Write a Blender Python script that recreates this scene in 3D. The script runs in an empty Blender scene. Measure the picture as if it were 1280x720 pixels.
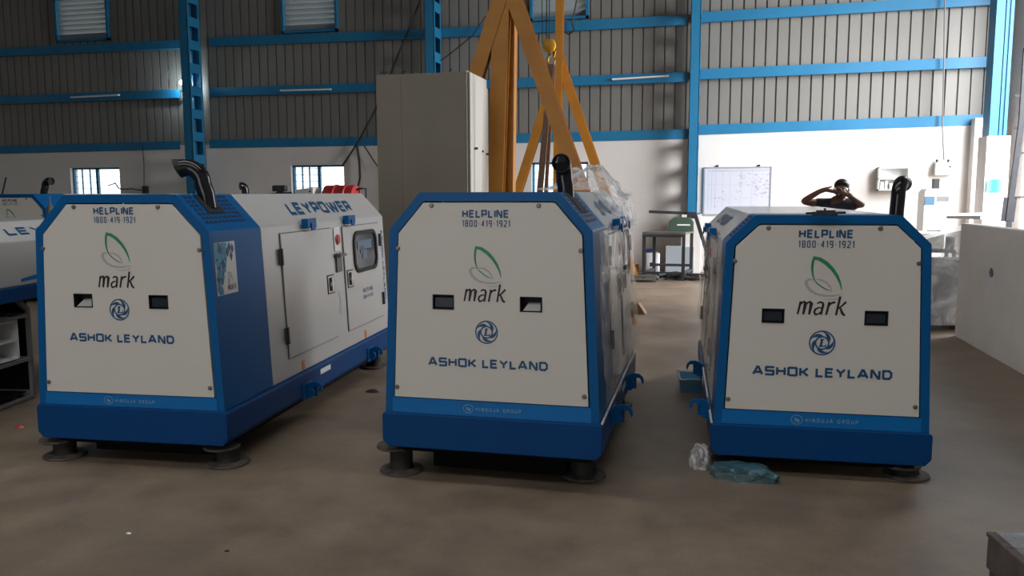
import bpy, bmesh, math, random
from mathutils import Vector, Matrix
from mathutils.geometry import tessellate_polygon
sc = bpy.context.scene
COL = sc.collection
R = math.radians

# ------------------------------------------------------------------ camera
F_PX, PITCH, ROLL, YAW, EYE = 1034.0, .1155, -.003, .2423, 1.5
_F = Vector((-math.sin(YAW), math.cos(YAW), 0)); _R = Vector((math.cos(YAW), math.sin(YAW), 0)); _U = Vector((0, 0, 1))
F2 = _F * math.cos(PITCH) - _U * math.sin(PITCH); U2 = _U * math.cos(PITCH) + _F * math.sin(PITCH)
R3 = _R * math.cos(ROLL) + U2 * math.sin(ROLL); U3 = U2 * math.cos(ROLL) - _R * math.sin(ROLL)
EYEP = Vector((0, 0, EYE))
cam_d = bpy.data.cameras.new('camera'); cam = bpy.data.objects.new('camera', cam_d); COL.objects.link(cam)
cam_d.sensor_width = 36; cam_d.lens = F_PX / 1280 * 36; cam_d.clip_start = .05; cam_d.clip_end = 400
cam.matrix_world = Matrix(((R3.x, U3.x, -F2.x, 0), (R3.y, U3.y, -F2.y, 0), (R3.z, U3.z, -F2.z, EYE), (0, 0, 0, 1)))
sc.camera = cam

def at(px, py, Y=None, Z=None, X=None):
    """world point on a real plane (Y=, X= or Z=) seen along a sight line of the survey camera"""
    d = F2 + R3 * (px - 640) / F_PX - U3 * (py - 360) / F_PX
    if Y is not None: t = Y / d.y
    elif X is not None: t = X / d.x
    else: t = (Z - EYE) / d.z
    return EYEP + d * t

# ------------------------------------------------------------------ view, world, daylight
sc.view_settings.view_transform = 'Standard'; sc.view_settings.look = 'None'
sc.view_settings.gamma = 1; sc.view_settings.use_curve_mapping = False
sc.view_settings.exposure = -0.1
W = bpy.data.worlds.new('overcast_sky'); sc.world = W; W.use_nodes = True
bg = W.node_tree.nodes['Background']; bg.inputs[0].default_value = (.90, .96, 1.0, 1); bg.inputs[1].default_value = 3.6
sc.cycles.use_denoising = True
sc.cycles.max_bounces = 8; sc.cycles.diffuse_bounces = 5; sc.cycles.glossy_bounces = 4; sc.cycles.transparent_max_bounces = 12
sc.cycles.sample_clamp_indirect = 6
def area(name, loc, rot, sx, sy, power=0, col=(1, 1, 1), portal=False):
    l = bpy.data.lights.new(name, 'AREA'); l.shape = 'RECTANGLE'; l.size = sx; l.size_y = sy; l.energy = power; l.color = col
    o = bpy.data.objects.new(name, l); COL.objects.link(o); o.location = loc; o.rotation_euler = rot
    if portal: l.cycles.is_portal = True
    return o
BACK = 15.9           # y of the back wall
RIGHT = 4.75           # x of the right wall
FRONT = -7.0
dl = area('daylight_right_opening', (RIGHT + 1.4, 12.3, 3.8), (0, R(60), R(-20)), 5.0, 4.4, 1700, (.98, .98, 1)); dl.data.spread = R(150)
area('front_opening_fill', (-4.0, FRONT - .3, 1.8), (R(90), 0, 0), 4.0, 3.6, 10, (.95, .97, 1))  # soft fill lamp added at an unseen opening behind the camera
for sx_, sy_, pw_ in ((-3.0, -1.5, 170), (-3.0, 3.6, 70)):      # fill lamps added over unseen roof gaps to brighten floor and fronts
    area('roof_gap_fill', (sx_, sy_, 7.56), (0, 0, 0), 10.0, 1.2, pw_, (1, .97, .92))

# ------------------------------------------------------------------ materials
def mat(name, col, rough=.5, metal=0, coat=0, noise=None, bump=None, emit=None, spec=None, alpha=None, trans=0):
    m = bpy.data.materials.new(name); m.use_nodes = True; nt = m.node_tree; b = nt.nodes['Principled BSDF']
    b.inputs['Base Color'].default_value = (*col, 1); b.inputs['Roughness'].default_value = rough
    b.inputs['Metallic'].default_value = metal; b.inputs['Coat Weight'].default_value = coat
    b.inputs['Coat Roughness'].default_value = .06
    if spec is not None: b.inputs['Specular IOR Level'].default_value = spec
    if alpha is not None: b.inputs['Alpha'].default_value = alpha
    if trans: b.inputs['Transmission Weight'].default_value = trans
    tc = nt.nodes.new('ShaderNodeTexCoord')
    if noise:
        sc_, amt, col2 = noise
        n = nt.nodes.new('ShaderNodeTexNoise'); n.inputs['Scale'].default_value = sc_; n.inputs['Detail'].default_value = 6
        r = nt.nodes.new('ShaderNodeMapRange'); r.inputs[1].default_value = .38; r.inputs[2].default_value = .68
        r.inputs[3].default_value = 0; r.inputs[4].default_value = amt
        mx = nt.nodes.new('ShaderNodeMix'); mx.data_type = 'RGBA'
        mx.inputs[6].default_value = (*col, 1); mx.inputs[7].default_value = (*col2, 1)
        nt.links.new(tc.outputs['Object'], n.inputs['Vector']); nt.links.new(n.outputs[0], r.inputs[0])
        nt.links.new(r.outputs[0], mx.inputs[0]); nt.links.new(mx.outputs[2], b.inputs['Base Color'])
    if bump:
        n2 = nt.nodes.new('ShaderNodeTexNoise'); n2.inputs['Scale'].default_value = bump[0]; n2.inputs['Detail'].default_value = 5
        bp = nt.nodes.new('ShaderNodeBump'); bp.inputs['Strength'].default_value = bump[1]; bp.inputs['Distance'].default_value = .02
        nt.links.new(tc.outputs['Object'], n2.inputs['Vector']); nt.links.new(n2.outputs[0], bp.inputs['Height'])
        nt.links.new(bp.outputs[0], b.inputs['Normal'])
    if emit:
        b.inputs['Emission Color'].default_value = (*emit[0], 1); b.inputs['Emission Strength'].default_value = emit[1]
    return m
M = {}
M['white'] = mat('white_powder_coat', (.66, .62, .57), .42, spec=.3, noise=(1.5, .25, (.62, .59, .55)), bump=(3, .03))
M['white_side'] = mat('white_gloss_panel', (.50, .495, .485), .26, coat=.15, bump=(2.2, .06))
M['blue'] = mat('blue_gloss_paint', (.003, .098, .29), .36, spec=.14, noise=(2, .3, (.004, .085, .25)))
M['blue_base'] = mat('blue_base_paint', (.002, .052, .185), .42, spec=.14, noise=(3, .4, (.003, .037, .16)))
M['blue_band'] = mat('light_blue_vinyl', (.003, .15, .44), .4, spec=.25)
M['blue_text'] = mat('blue_lettering', (.001, .070, .185), .45)
M['grey_text'] = mat('pale_grey_lettering', (.28, .42, .52), .5)
M['black_text'] = mat('black_lettering', (.012, .008, .012), .5)
M['green'] = mat('green_leaf_ink', (.01, .25, .085), .45)
M['grey_ink'] = mat('grey_ring_ink', (.42, .40, .38), .5)
M['teal'] = mat('teal_ink', (.03, .30, .38), .45, noise=(14, .8, (.01, .10, .26)))
M['navy'] = mat('navy_ink', (.012, .03, .15), .45)
M['black_gloss'] = mat('black_gloss_exhaust', (.008, .007, .010), .22, coat=.1, spec=.35)
M['black'] = mat('black_rubber', (.014, .013, .012), .75)
M['dark'] = mat('dark_void', (.012, .013, .018), .8)
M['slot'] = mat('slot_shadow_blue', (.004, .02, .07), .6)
M['rust'] = mat('dusty_dark_steel', (.05, .042, .036), .7, noise=(20, .8, (.12, .10, .085)))
M['chrome'] = mat('brushed_steel', (.55, .55, .55), .28, metal=.95)
M['screw'] = mat('screw_head_steel', (.16, .15, .14), .4, metal=.6)
M['glass_dark'] = mat('tinted_window_glass', (.02, .03, .045), .10, spec=.4)
M['lcd'] = mat('pale_blue_display', (.07, .14, .22), .3)
M['red'] = mat('red_plastic', (.45, .03, .03), .4)
M['orange'] = mat('orange_sticker', (.62, .17, .03), .5)
M['label'] = mat('white_label', (.75, .75, .75), .5)
M['lamp_white'] = mat('white_glass_lamp', (.8, .85, .9), .3, emit=((.8, .95, 1), 9))
M['tube_white'] = mat('white_lamp_tube', (.75, .78, .8), .3)
M['yellow'] = mat('yellow_crane_paint', (.46, .19, .015), .45, noise=(4, .6, (.36, .13, .012)), bump=(14, .05))
M['hook_yellow'] = mat('yellow_hook_paint', (.70, .36, .015), .4)
M['strap'] = mat('worn_webbing_strap', (.30, .19, .14), .85, bump=(60, .3))
M['steel_blue'] = mat('blue_structural_paint', (.009, .155, .31), .5, noise=(3, .5, (.007, .12, .25)))
M['sheet'] = mat('galvanised_cladding', (.20, .195, .18), .5, metal=.1, noise=(.9, .5, (.165, .16, .15)))
M['louvre_grey'] = mat('weathered_louvre_blade', (.26, .29, .31), .5)
M['roof'] = mat('galvanised_roof', (.22, .22, .22), .6)
M['plaster'] = mat('white_plaster', (.66, .63, .60), .8, noise=(1.1, .6, (.58, .54, .51)), bump=(25, .08))
M['plaster_grey'] = mat('grey_cement_panel', (.78, .76, .73), .8, noise=(2.4, .5, (.66, .63, .60)), bump=(18, .15))
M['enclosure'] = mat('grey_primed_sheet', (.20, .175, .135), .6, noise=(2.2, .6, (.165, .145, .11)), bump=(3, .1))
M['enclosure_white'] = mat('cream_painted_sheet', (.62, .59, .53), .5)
M['board'] = mat('whiteboard_enamel', (.50, .51, .58), .35)
M['ink'] = mat('marker_ink', (.20, .21, .32), .6)
M['dark_steel'] = mat('dark_painted_steel', (.018, .021, .028), .55, noise=(6, .4, (.045, .045, .05)))
M['machine_green'] = mat('dull_green_machine', (.05, .085, .06), .5)
M['cardboard'] = mat('cardboard', (.45, .24, .08), .8)
M['wood'] = mat('brown_timber', (.19, .10, .05), .7, noise=(9, .7, (.10, .055, .03)), bump=(30, .2))
M['crate'] = mat('weathered_dark_timber', (.115, .09, .08), .7, noise=(11, .8, (.05, .042, .04)), bump=(22, .4))
M['scrap'] = mat('steel_scrap', (.13, .12, .11), .55, metal=.3)
M['cable'] = mat('black_cable', (.012, .012, .012), .6)
M['grey_frame'] = mat('grey_rack_paint', (.15, .15, .15), .6)
M['black_matt'] = mat('matt_black_shade', (.004, .004, .006), .9, spec=.1)  # near-black, stands for shade under the sets and inside the rack
M['cyan'] = mat('cyan_cloth', (.05, .55, .65), .6)
M['packet_blue'] = mat('blue_plastic_tub', (.10, .26, .40), .3, coat=.5)
M['ground'] = mat('pale_ground', (.55, .53, .42), .9, noise=(1, .5, (.42, .45, .28)))
M['skin'] = mat('brown_skin', (.16, .075, .05), .5)
M['hair'] = mat('black_hair', (.012, .010, .010), .5)
M['shirt'] = mat('dark_navy_shirt', (.022, .022, .04), .8)
M['trousers'] = mat('charcoal_trousers', (.03, .03, .035), .8)
M['eye'] = mat('eye_white', (.5, .48, .45), .3)
M['paper'] = mat('white_board_sheet', (.70, .72, .70), .5)

def film_mat(name, tint, amt, rough=.12, bump=(9, .9)):
    m = bpy.data.materials.new(name); m.use_nodes = True; nt = m.node_tree
    for n in list(nt.nodes): nt.nodes.remove(n)
    out = nt.nodes.new('ShaderNodeOutputMaterial'); mix = nt.nodes.new('ShaderNodeMixShader')
    tr = nt.nodes.new('ShaderNodeBsdfTransparent'); tr.inputs[0].default_value = (.94, .95, .96, 1)
    b = nt.nodes.new('ShaderNodeBsdfPrincipled'); b.inputs['Base Color'].default_value = (*tint, 1); b.inputs['Roughness'].default_value = rough
    tc = nt.nodes.new('ShaderNodeTexCoord'); n = nt.nodes.new('ShaderNodeTexNoise'); n.inputs['Scale'].default_value = bump[0]
    n.inputs['Detail'].default_value = 4; n.inputs['Distortion'].default_value = 1.2
    bp = nt.nodes.new('ShaderNodeBump'); bp.inputs['Strength'].default_value = bump[1]; bp.inputs['Distance'].default_value = .04
    mr = nt.nodes.new('ShaderNodeMapRange'); mr.inputs[1].default_value = .35; mr.inputs[2].default_value = .7
    mr.inputs[3].default_value = amt * .5; mr.inputs[4].default_value = min(1, amt * 1.5)
    L = nt.links.new
    L(tc.outputs['Object'], n.inputs['Vector']); L(n.outputs[0], bp.inputs['Height']); L(bp.outputs[0], b.inputs['Normal'])
    L(n.outputs[0], mr.inputs[0]); L(mr.outputs[0], mix.inputs[0]); L(tr.outputs[0], mix.inputs[1]); L(b.outputs[0], mix.inputs[2])
    L(mix.outputs[0], out.inputs[0]); return m
M['film'] = film_mat('clear_wrinkled_film', (.88, .88, .90), .5)
M['film_thin'] = film_mat('thin_clear_film', (.62, .62, .62), .34, .09, (5, .5))
M['film_teal'] = film_mat('teal_tinted_film', (.06, .17, .22), .62, .12)
M['film_heavy'] = film_mat('milky_plastic_sheet', (.70, .70, .72), .8, .2, (5, 1))
M['pane'] = film_mat('clear_window_pane', (.75, .85, .9), .06, .05, (1, 0))
M['pane_cyan'] = film_mat('cyan_window_pane', (.25, .65, .8), .30, .05, (1, 0))

def floor_mat():
    m = bpy.data.materials.new('polished_concrete_floor'); m.use_nodes = True; nt = m.node_tree; b = nt.nodes['Principled BSDF']
    L = nt.links.new; N = nt.nodes.new
    tc = N('ShaderNodeTexCoord')
    n1 = N('ShaderNodeTexNoise'); n1.inputs['Scale'].default_value = .55; n1.inputs['Detail'].default_value = 8; n1.inputs['Roughness'].default_value = .6
    n2 = N('ShaderNodeTexNoise'); n2.inputs['Scale'].default_value = 3.2; n2.inputs['Detail'].default_value = 10; n2.inputs['Roughness'].default_value = .7
    n3 = N('ShaderNodeTexNoise'); n3.inputs['Scale'].default_value = 60; n3.inputs['Detail'].default_value = 3
    L(tc.outputs['Object'], n1.inputs['Vector']); L(tc.outputs['Object'], n2.inputs['Vector']); L(tc.outputs['Object'], n3.inputs['Vector'])
    r1 = N('ShaderNodeValToRGB'); e = r1.color_ramp.elements
    e[0].position = .32; e[0].color = (.150, .110, .078, 1); e[1].position = .68; e[1].color = (.29, .218, .158, 1)
    el = r1.color_ramp.elements.new(.5); el.color = (.215, .162, .115, 1)
    L(n1.outputs[0], r1.inputs[0])
    r2 = N('ShaderNodeMapRange'); r2.inputs[1].default_value = .35; r2.inputs[2].default_value = .7; r2.inputs[3].default_value = .72; r2.inputs[4].default_value = 1.18
    L(n2.outputs[0], r2.inputs[0])
    r3 = N('ShaderNodeMapRange'); r3.inputs[1].default_value = .3; r3.inputs[2].default_value = .7; r3.inputs[3].default_value = .93; r3.inputs[4].default_value = 1.05
    L(n3.outputs[0], r3.inputs[0])
    mu = N('ShaderNodeMath'); mu.operation = 'MULTIPLY'; L(r2.outputs[0], mu.inputs[0]); L(r3.outputs[0], mu.inputs[1])
    vm = N('ShaderNodeVectorMath'); vm.operation = 'SCALE'; L(r1.outputs[0], vm.inputs[0]); L(mu.outputs[0], vm.inputs['Scale'])
    L(vm.outputs[0], b.inputs['Base Color'])
    rr = N('ShaderNodeMapRange'); rr.inputs[3].default_value = .34; rr.inputs[4].default_value = .58
    L(n2.outputs[0], rr.inputs[0]); L(rr.outputs[0], b.inputs['Roughness'])
    bp = N('ShaderNodeBump'); bp.inputs['Strength'].default_value = .08; bp.inputs['Distance'].default_value = .01
    L(n2.outputs[0], bp.inputs['Height']); L(bp.outputs[0], b.inputs['Normal'])
    return m
M['floor'] = floor_mat()

# ------------------------------------------------------------------ helpers
ID3 = lambda a, b, c: Vector((a, b, c))
class MB:
    def __init__(s): s.v = []; s.f = []
    def xbox(s, fn, a0, a1, b0, b1, c0, c1):
        i = len(s.v)
        for c in (c0, c1):
            for (a, b) in ((a0, b0), (a1, b0), (a1, b1), (a0, b1)): s.v.append(Vector(fn(a, b, c)))
        s.f += [(i, i+3, i+2, i+1), (i+4, i+5, i+6, i+7)] + [(i+k, i+(k+1) % 4, i+4+(k+1) % 4, i+4+k) for k in range(4)]
        return s
    def box(s, x0, x1, y0, y1, z0, z1): return s.xbox(ID3, x0, x1, y0, y1, z0, z1)
    def poly(s, pts): i = len(s.v); s.v += [Vector(p) for p in pts]; s.f.append(tuple(range(i, i+len(pts)))); return s
    def loft(s, rings, cap0=True, cap1=True):
        n = len(rings[0]); i = len(s.v)
        for r in rings: s.v += [Vector(p) for p in r]
        for k in range(len(rings)-1):
            for j in range(n): s.f.append((i+k*n+j, i+k*n+(j+1) % n, i+(k+1)*n+(j+1) % n, i+(k+1)*n+j))
        if cap0: s.f.append(tuple(i+j for j in reversed(range(n))))
        if cap1: s.f.append(tuple(i+(len(rings)-1)*n+j for j in range(n)))
        return s
    def tube(s, pts, r, n=10, caps=True, squash=1):
        pts = [Vector(p) for p in pts]; rs = r if isinstance(r, (list, tuple)) else [r]*len(pts)
        rings = []; up = None
        for k, p in enumerate(pts):
            t = (pts[min(k+1, len(pts)-1)] - pts[max(k-1, 0)]).normalized()
            if up is None: up = Vector((0, 0, 1)) if abs(t.z) < .9 else Vector((1, 0, 0))
            x = t.cross(up).normalized(); y = x.cross(t).normalized(); up = y
            rings.append([p + (x*math.cos(2*math.pi*j/n) + y*math.sin(2*math.pi*j/n)*squash)*rs[k] for j in range(n)])
        return s.loft(rings, caps, caps)
    def lathe(s, c, prof, n=24, axis='z'):
        c = Vector(c); rings = []
        for (r, h) in prof:
            ring = []
            for j in range(n):
                a = 2*math.pi*j/n
                v = {'z': (r*math.cos(a), r*math.sin(a), h), 'y': (r*math.cos(a), h, r*math.sin(a)), 'x': (h, r*math.cos(a), r*math.sin(a))}[axis]
                ring.append(c + Vector(v))
            rings.append(ring)
        return s.loft(rings)
    def beam(s, p0, p1, w, d, side=None):
        """rectangular bar p0->p1, w across 'side', d across the other"""
        p0, p1 = Vector(p0), Vector(p1); t = (p1-p0).normalized()
        sd = Vector(side) if side else (Vector((1, 0, 0)) if abs(t.x) < .8 else Vector((0, 1, 0)))
        x = (sd - t*sd.dot(t)).normalized(); y = t.cross(x).normalized()
        q = [(-w/2, -d/2), (w/2, -d/2), (w/2, d/2), (-w/2, d/2)]
        return s.loft([[p + x*a + y*b for a, b in q] for p in (p0, p1)])
    def hbeam(s, p0, p1, w, d, tf=.012, side=None):
        """H section: flanges of width w (along side) at +-d/2, web between"""
        p0, p1 = Vector(p0), Vector(p1); t = (p1-p0).normalized()
        sd = Vector(side) if side else Vector((1, 0, 0))
        x = (sd - t*sd.dot(t)).normalized(); y = t.cross(x).normalized()
        for (a0, a1, b0, b1) in ((-w/2, w/2, -d/2, -d/2+tf), (-w/2, w/2, d/2-tf, d/2), (-tf/2, tf/2, -d/2+tf, d/2-tf)):
            q = [(a0, b0), (a1, b0), (a1, b1), (a0, b1)]
            s.loft([[p + x*a + y*b for a, b in q] for p in (p0, p1)])
        return s
    def strip(s, pts, ws, fn, c):
        """flat stroke of varying width in a 2D plane mapped by fn(a,b,c)"""
        n = len(pts); ws = ws if isinstance(ws, (list, tuple)) else [ws]*n; L = []; Rr = []
        for k in range(n):
            a = pts[max(k-1, 0)]; b = pts[min(k+1, n-1)]; dx, dy = b[0]-a[0], b[1]-a[1]; l = math.hypot(dx, dy) or 1
            nx, ny = -dy/l, dx/l
            sc_ = 1
            if 0 < k < n-1:
                d0 = (pts[k][0]-a[0], pts[k][1]-a[1]); l0 = math.hypot(*d0) or 1
                ca = (nx*-d0[1] + ny*d0[0])/l0; sc_ = min(1.6, 1/max(.4, abs(ca)))
            h = ws[k]/2*sc_
            L.append((pts[k][0]+nx*h, pts[k][1]+ny*h)); Rr.append((pts[k][0]-nx*h, pts[k][1]-ny*h))
        i = len(s.v)
        for k in range(n): s.v.append(Vector(fn(*L[k], c))); s.v.append(Vector(fn(*Rr[k], c)))
        for k in range(n-1): s.f.append((i+2*k, i+2*k+1, i+2*k+3, i+2*k+2))
        return s
    def build(s, name, m, parent=None, smooth=False, bevel=0, bseg=2):
        me = bpy.data.meshes.new(name); me.from_pydata([tuple(v) for v in s.v], [], s.f)
        bm = bmesh.new(); bm.from_mesh(me); bmesh.ops.recalc_face_normals(bm, faces=bm.faces); bm.to_mesh(me); bm.free()
        me.materials.append(M[m] if isinstance(m, str) else m)
        o = bpy.data.objects.new(name, me); COL.objects.link(o)
        if parent: o.parent = parent
        if smooth:
            for p in me.polygons: p.use_smooth = True
            me.set_sharp_from_angle(angle=R(smooth if smooth > 1 else 40))
        if bevel:
            md = o.modifiers.new('bevel', 'BEVEL'); md.width = bevel; md.segments = bseg; md.limit_method = 'ANGLE'; md.angle_limit = R(28)
        return o
def tag(o, label=None, cat=None, group=None, kind=None):
    if label: o['label'] = label
    if cat: o['category'] = cat
    if group: o['group'] = group
    if kind: o['kind'] = kind
    return o
def empty(name, loc=(0, 0, 0), rz=0, **k):
    o = bpy.data.objects.new(name, None); COL.objects.link(o); o.location = loc; o.rotation_euler = (0, 0, rz); o.empty_display_size = .1
    return tag(o, **k)
def struct(o): o['kind'] = 'structure'; return o
def arc(cx, cy, r, a0, a1, n=8, ry=None):
    ry = ry or r
    return [(cx + r*math.cos(R(a0+(a1-a0)*k/n)), cy + ry*math.sin(R(a0+(a1-a0)*k/n))) for k in range(n+1)]

# stroke lettering, squared wide capitals; each glyph is (width, [polylines]) in a unit-height box
GL = {
 'A': (1.15, [[(0, 0), (.5, 1), (.65, 1), (1.15, 0)], [(.25, .3), (.9, .3)]]),
 'S': (1.0, [[(1, .86), (.95, 1), (.08, 1), (0, .9), (0, .6), (.08, .52), (.92, .52), (1, .44), (1, .1), (.92, 0), (.05, 0), (0, .14)]]),
 'H': (1.0, [[(0, 0), (0, 1)], [(1, 0), (1, 1)], [(0, .52), (1, .52)]]),
 'O': (1.05, [[(.1, 0), (.95, 0), (1.05, .1), (1.05, .9), (.95, 1), (.1, 1), (0, .9), (0, .1), (.1, 0)]]),
 'K': (1.0, [[(0, 0), (0, 1)], [(0, .5), (.35, .5), (.95, 1)], [(.35, .5), (1, 0)]]),
 'L': (.85, [[(0, 1), (0, 0), (.85, 0)]]),
 'E': (.9, [[(.9, 1), (0, 1), (0, 0), (.9, 0)], [(0, .52), (.82, .52)]]),
 'Y': (1.05, [[(0, 1), (.52, .5), (1.05, 1)], [(.52, .5), (.52, 0)]]),
 'N': (1.0, [[(0, 0), (0, 1), (.12, 1), (.88, 0), (1, 0), (1, 1)]]),
 'D': (1.0, [[(0, 0), (0, 1), (.74, 1), (1, .74), (1, .26), (.74, 0), (0, 0)]]),
 'P': (.95, [[(0, 0), (0, 1), (.87, 1), (.95, .92), (.95, .5), (.87, .42), (0, .42)]]),
 'I': (.20, [[(.10, 0), (.10, 1)]]),
 'W': (1.5, [[(0, 1), (.35, 0), (.45, 0), (.75, .9), (1.05, 0), (1.15, 0), (1.5, 1)]]),
 'R': (.95, [[(0, 0), (0, 1), (.87, 1), (.95, .92), (.95, .52), (.87, .44), (0, .44)], [(.5, .44), (.95, 0)]]),
 'U': (1.0, [[(0, 1), (0, .1), (.1, 0), (.9, 0), (1, .1), (1, 1)]]),
 'J': (.8, [[(.8, 1), (.8, .1), (.7, 0), (.1, 0), (0, .1), (0, .25)]]),
 'G': (1.0, [[(1, .85), (.92, 1), (.1, 1), (0, .9), (0, .1), (.1, 0), (1, 0), (1, .5), (.55, .5)]]),
 '1': (.3, [[(0, .8), (.3, 1), (.3, 0)]]),
 '8': (.55, [[(.05, .52), (0, .6), (0, .92), (.1, 1), (.45, 1), (.55, .92), (.55, .6), (.5, .52), (.05, .52), (0, .44), (0, .08), (.1, 0), (.45, 0), (.55, .08), (.55, .44), (.5, .52)]]),
 '0': (.55, [[(.1, 0), (.45, 0), (.55, .1), (.55, .9), (.45, 1), (.1, 1), (0, .9), (0, .1), (.1, 0)]]),
 '4': (.58, [[(.45, 0), (.45, 1), (0, .28), (.58, .28)]]),
 '9': (.55, [[(.1, 0), (.4, 0), (.55, .12), (.55, .9), (.45, 1), (.1, 1), (0, .9), (0, .55), (.1, .45), (.55, .45)]]),
 '2': (.55, [[(0, .85), (.08, 1), (.45, 1), (.55, .9), (.55, .65), (0, .1), (0, 0), (.58, 0)]]),
 '-': (.3, [[(0, .48), (.3, .48)]]), ' ': (.35, []),
}
def lettering(mb, txt, fn, a0, b0, width, h, t=.17, gap=.32, c=.0015, shear=0, only=None):
    """text from a0 over total width; fn(a,b,c) maps the plane to 3D; only=(i,j) draws that slice of the text"""
    adv = [GL[ch][0] + gap*(.6 if ch == 'L' and txt[n_i+1:n_i+2] != 'I' else 1) for n_i, ch in enumerate(txt)]
    tot = sum(adv) - gap; sx = width/tot; x = 0; tw = t*h
    for n_, ch in enumerate(txt):
        w, pls = GL[ch]; bw = max(w*sx, tw*1.001)
        if only is None or only[0] <= n_ < only[1]:
            for pl in pls:
                pts = [(a0 + x*sx + tw/2 + (p[0]/w)*(bw-tw) + shear*p[1]*h, b0 + tw/2 + p[1]*(h-tw)) for p in pl]
                for k in range(len(pts)-1):
                    p, q = pts[k], pts[k+1]; dx, dy = q[0]-p[0], q[1]-p[1]; l = math.hypot(dx, dy) or 1
                    e = tw*.42; p = (p[0]-dx/l*(e if k else 0), p[1]-dy/l*(e if k else 0)); q = (q[0]+dx/l*(e if k < len(pts)-2 else 0), q[1]+dy/l*(e if k < len(pts)-2 else 0))
                    mb.strip([p, q], tw, fn, c + k*.00002)
        x += adv[n_]
    return mb

# ------------------------------------------------------------------ the building
mb = MB(); mb.box(-24, 14, FRONT-3, BACK+.3, -.2, 0); struct(mb.build('floor', 'floor'))
mb = MB(); mb.box(-60, 60, BACK+.3, 60, -.25, -.05); mb.box(14, 60, -20, BACK+.3, -.25, -.05); struct(mb.build('ground', 'ground'))
WX0, WX1 = -22.0, RIGHT
wz = 2.5
# window openings in the plastered wall
wins = [(at(87.5, 212, Y=BACK).x, at(149, 212, Y=BACK).x), (at(363.5, 207, Y=BACK).x, at(430, 207, Y=BACK).x), (at(664.5, 202, Y=BACK).x, at(735, 202, Y=BACK).x)]
WZ0, WZ1 = .95, 2.07
mb = MB(); xs = [WX0] + [x for w in wins for x in w] + [WX1]
for k in range(0, len(xs), 2): mb.box(xs[k], xs[k+1], BACK, BACK+.23, 0, wz)
for a, b in wins: mb.box(a, b, BACK, BACK+.23, 0, WZ0); mb.box(a, b, BACK, BACK+.23, WZ1, wz)
# thin sloping top course: the plaster line rises a little to the right
p3x = at(866, 165, Y=BACK).x
mb.loft([[(WX0, BACK, wz), (WX0, BACK+.23, wz), (WX0, BACK+.23, wz+.02), (WX0, BACK, wz+.02)], [(p3x, BACK, wz), (p3x, BACK+.23, wz), (p3x, BACK+.23, wz+.04), (p3x, BACK, wz+.04)], [(WX1, BACK, wz), (WX1, BACK+.23, wz), (WX1, BACK+.23, wz+.2), (WX1, BACK, wz+.2)]])
struct(mb.build('wall_back', 'plaster'))
# cladding above: trapezoid ribs every 0.2 m, split round the louvre openings
vents = []
for (x0, x1, yb) in ((70, 136, 51.5), (352, 421.5, 40.5), (662.5, 735.5, 24.5)):
    a = at(x0, yb, Y=BACK+.05); b = at(x1, yb, Y=BACK+.05); vents.append((a.x, b.x, (a.z+b.z)/2, (a.z+b.z)/2 + .95))
def ribs(x0, x1, z0, z1, y):
    xs = []; k = math.floor(x0/.2)
    while k*.2 < x1 + .2:
        for dx, dy in ((0, 0), (.168, 0), (.171, .036), (.194, .036), (.197, 0)):
            x = k*.2 + dx
            if x0 < x < x1: xs.append((x, dy))
        k += 1
    xs = [(x0, 0)] + xs + [(x1, 0)]
    i = len(mb.v)
    for x, dy in xs: mb.v += [Vector((x, y+dy, z0)), Vector((x, y+dy, z1))]
    for j in range(len(xs)-1): mb.f.append((i+2*j, i+2*j+2, i+2*j+3, i+2*j+1))
mb = MB(); CY = BACK + .12
zb = min(v[2] for v in vents); zt = max(v[3] for v in vents)
ribs(WX0, WX1, 2.45, zb, CY); ribs(WX0, WX1, zt, 7.4, CY)
e = [WX0] + [x for v in vents for x in v[:2]] + [WX1]
for k in range(0, len(e), 2): ribs(e[k], e[k+1], zb, zt, CY)
for a, b, c, d in vents: 
    if c > zb: ribs(a, b, zb, c, CY)
    if d < zt: ribs(a, b, d, zt, CY)
struct(mb.build('wall_back_cladding', 'sheet'))
mb = MB(); mb.box(WX0-.2, WX0, FRONT, BACK+.2, 0, 7.4); struct(mb.build('wall_left', 'plaster'))
OY0, OY1 = 11.0, 15.0     # opening in the right wall
mb = MB(); mb.box(RIGHT, RIGHT+.23, OY1, BACK+.2, 0, 7.4); mb.box(RIGHT, RIGHT+.23, FRONT, OY0, 0, 7.4); mb.box(RIGHT, RIGHT+.23, OY0, OY1, 5.2, 7.4)
struct(mb.build('wall_right', 'plaster'))
mb = MB(); mb.box(WX0, -6.0, FRONT-.2, FRONT, 0, 7.4); mb.box(-2.0, RIGHT, FRONT-.2, FRONT, 0, 7.4); mb.box(-6.0, -2.0, FRONT-.2, FRONT, 3.6, 7.4)
struct(mb.build('wall_front', 'plaster'))
mb = MB(); ys = [FRONT-.2, -2.1, -.9, 3.0, 4.2, BACK+.3]
for k in (0, 2, 4): mb.box(WX0-.2, RIGHT+.3, ys[k], ys[k+1], 7.4, 7.5)
for k in (1, 3): mb.box(WX0-.2, -8.0, ys[k], ys[k+1], 7.4, 7.5); mb.box(2.0, RIGHT+.3, ys[k], ys[k+1], 7.4, 7.5)
struct(mb.build('ceiling', 'roof'))
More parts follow.
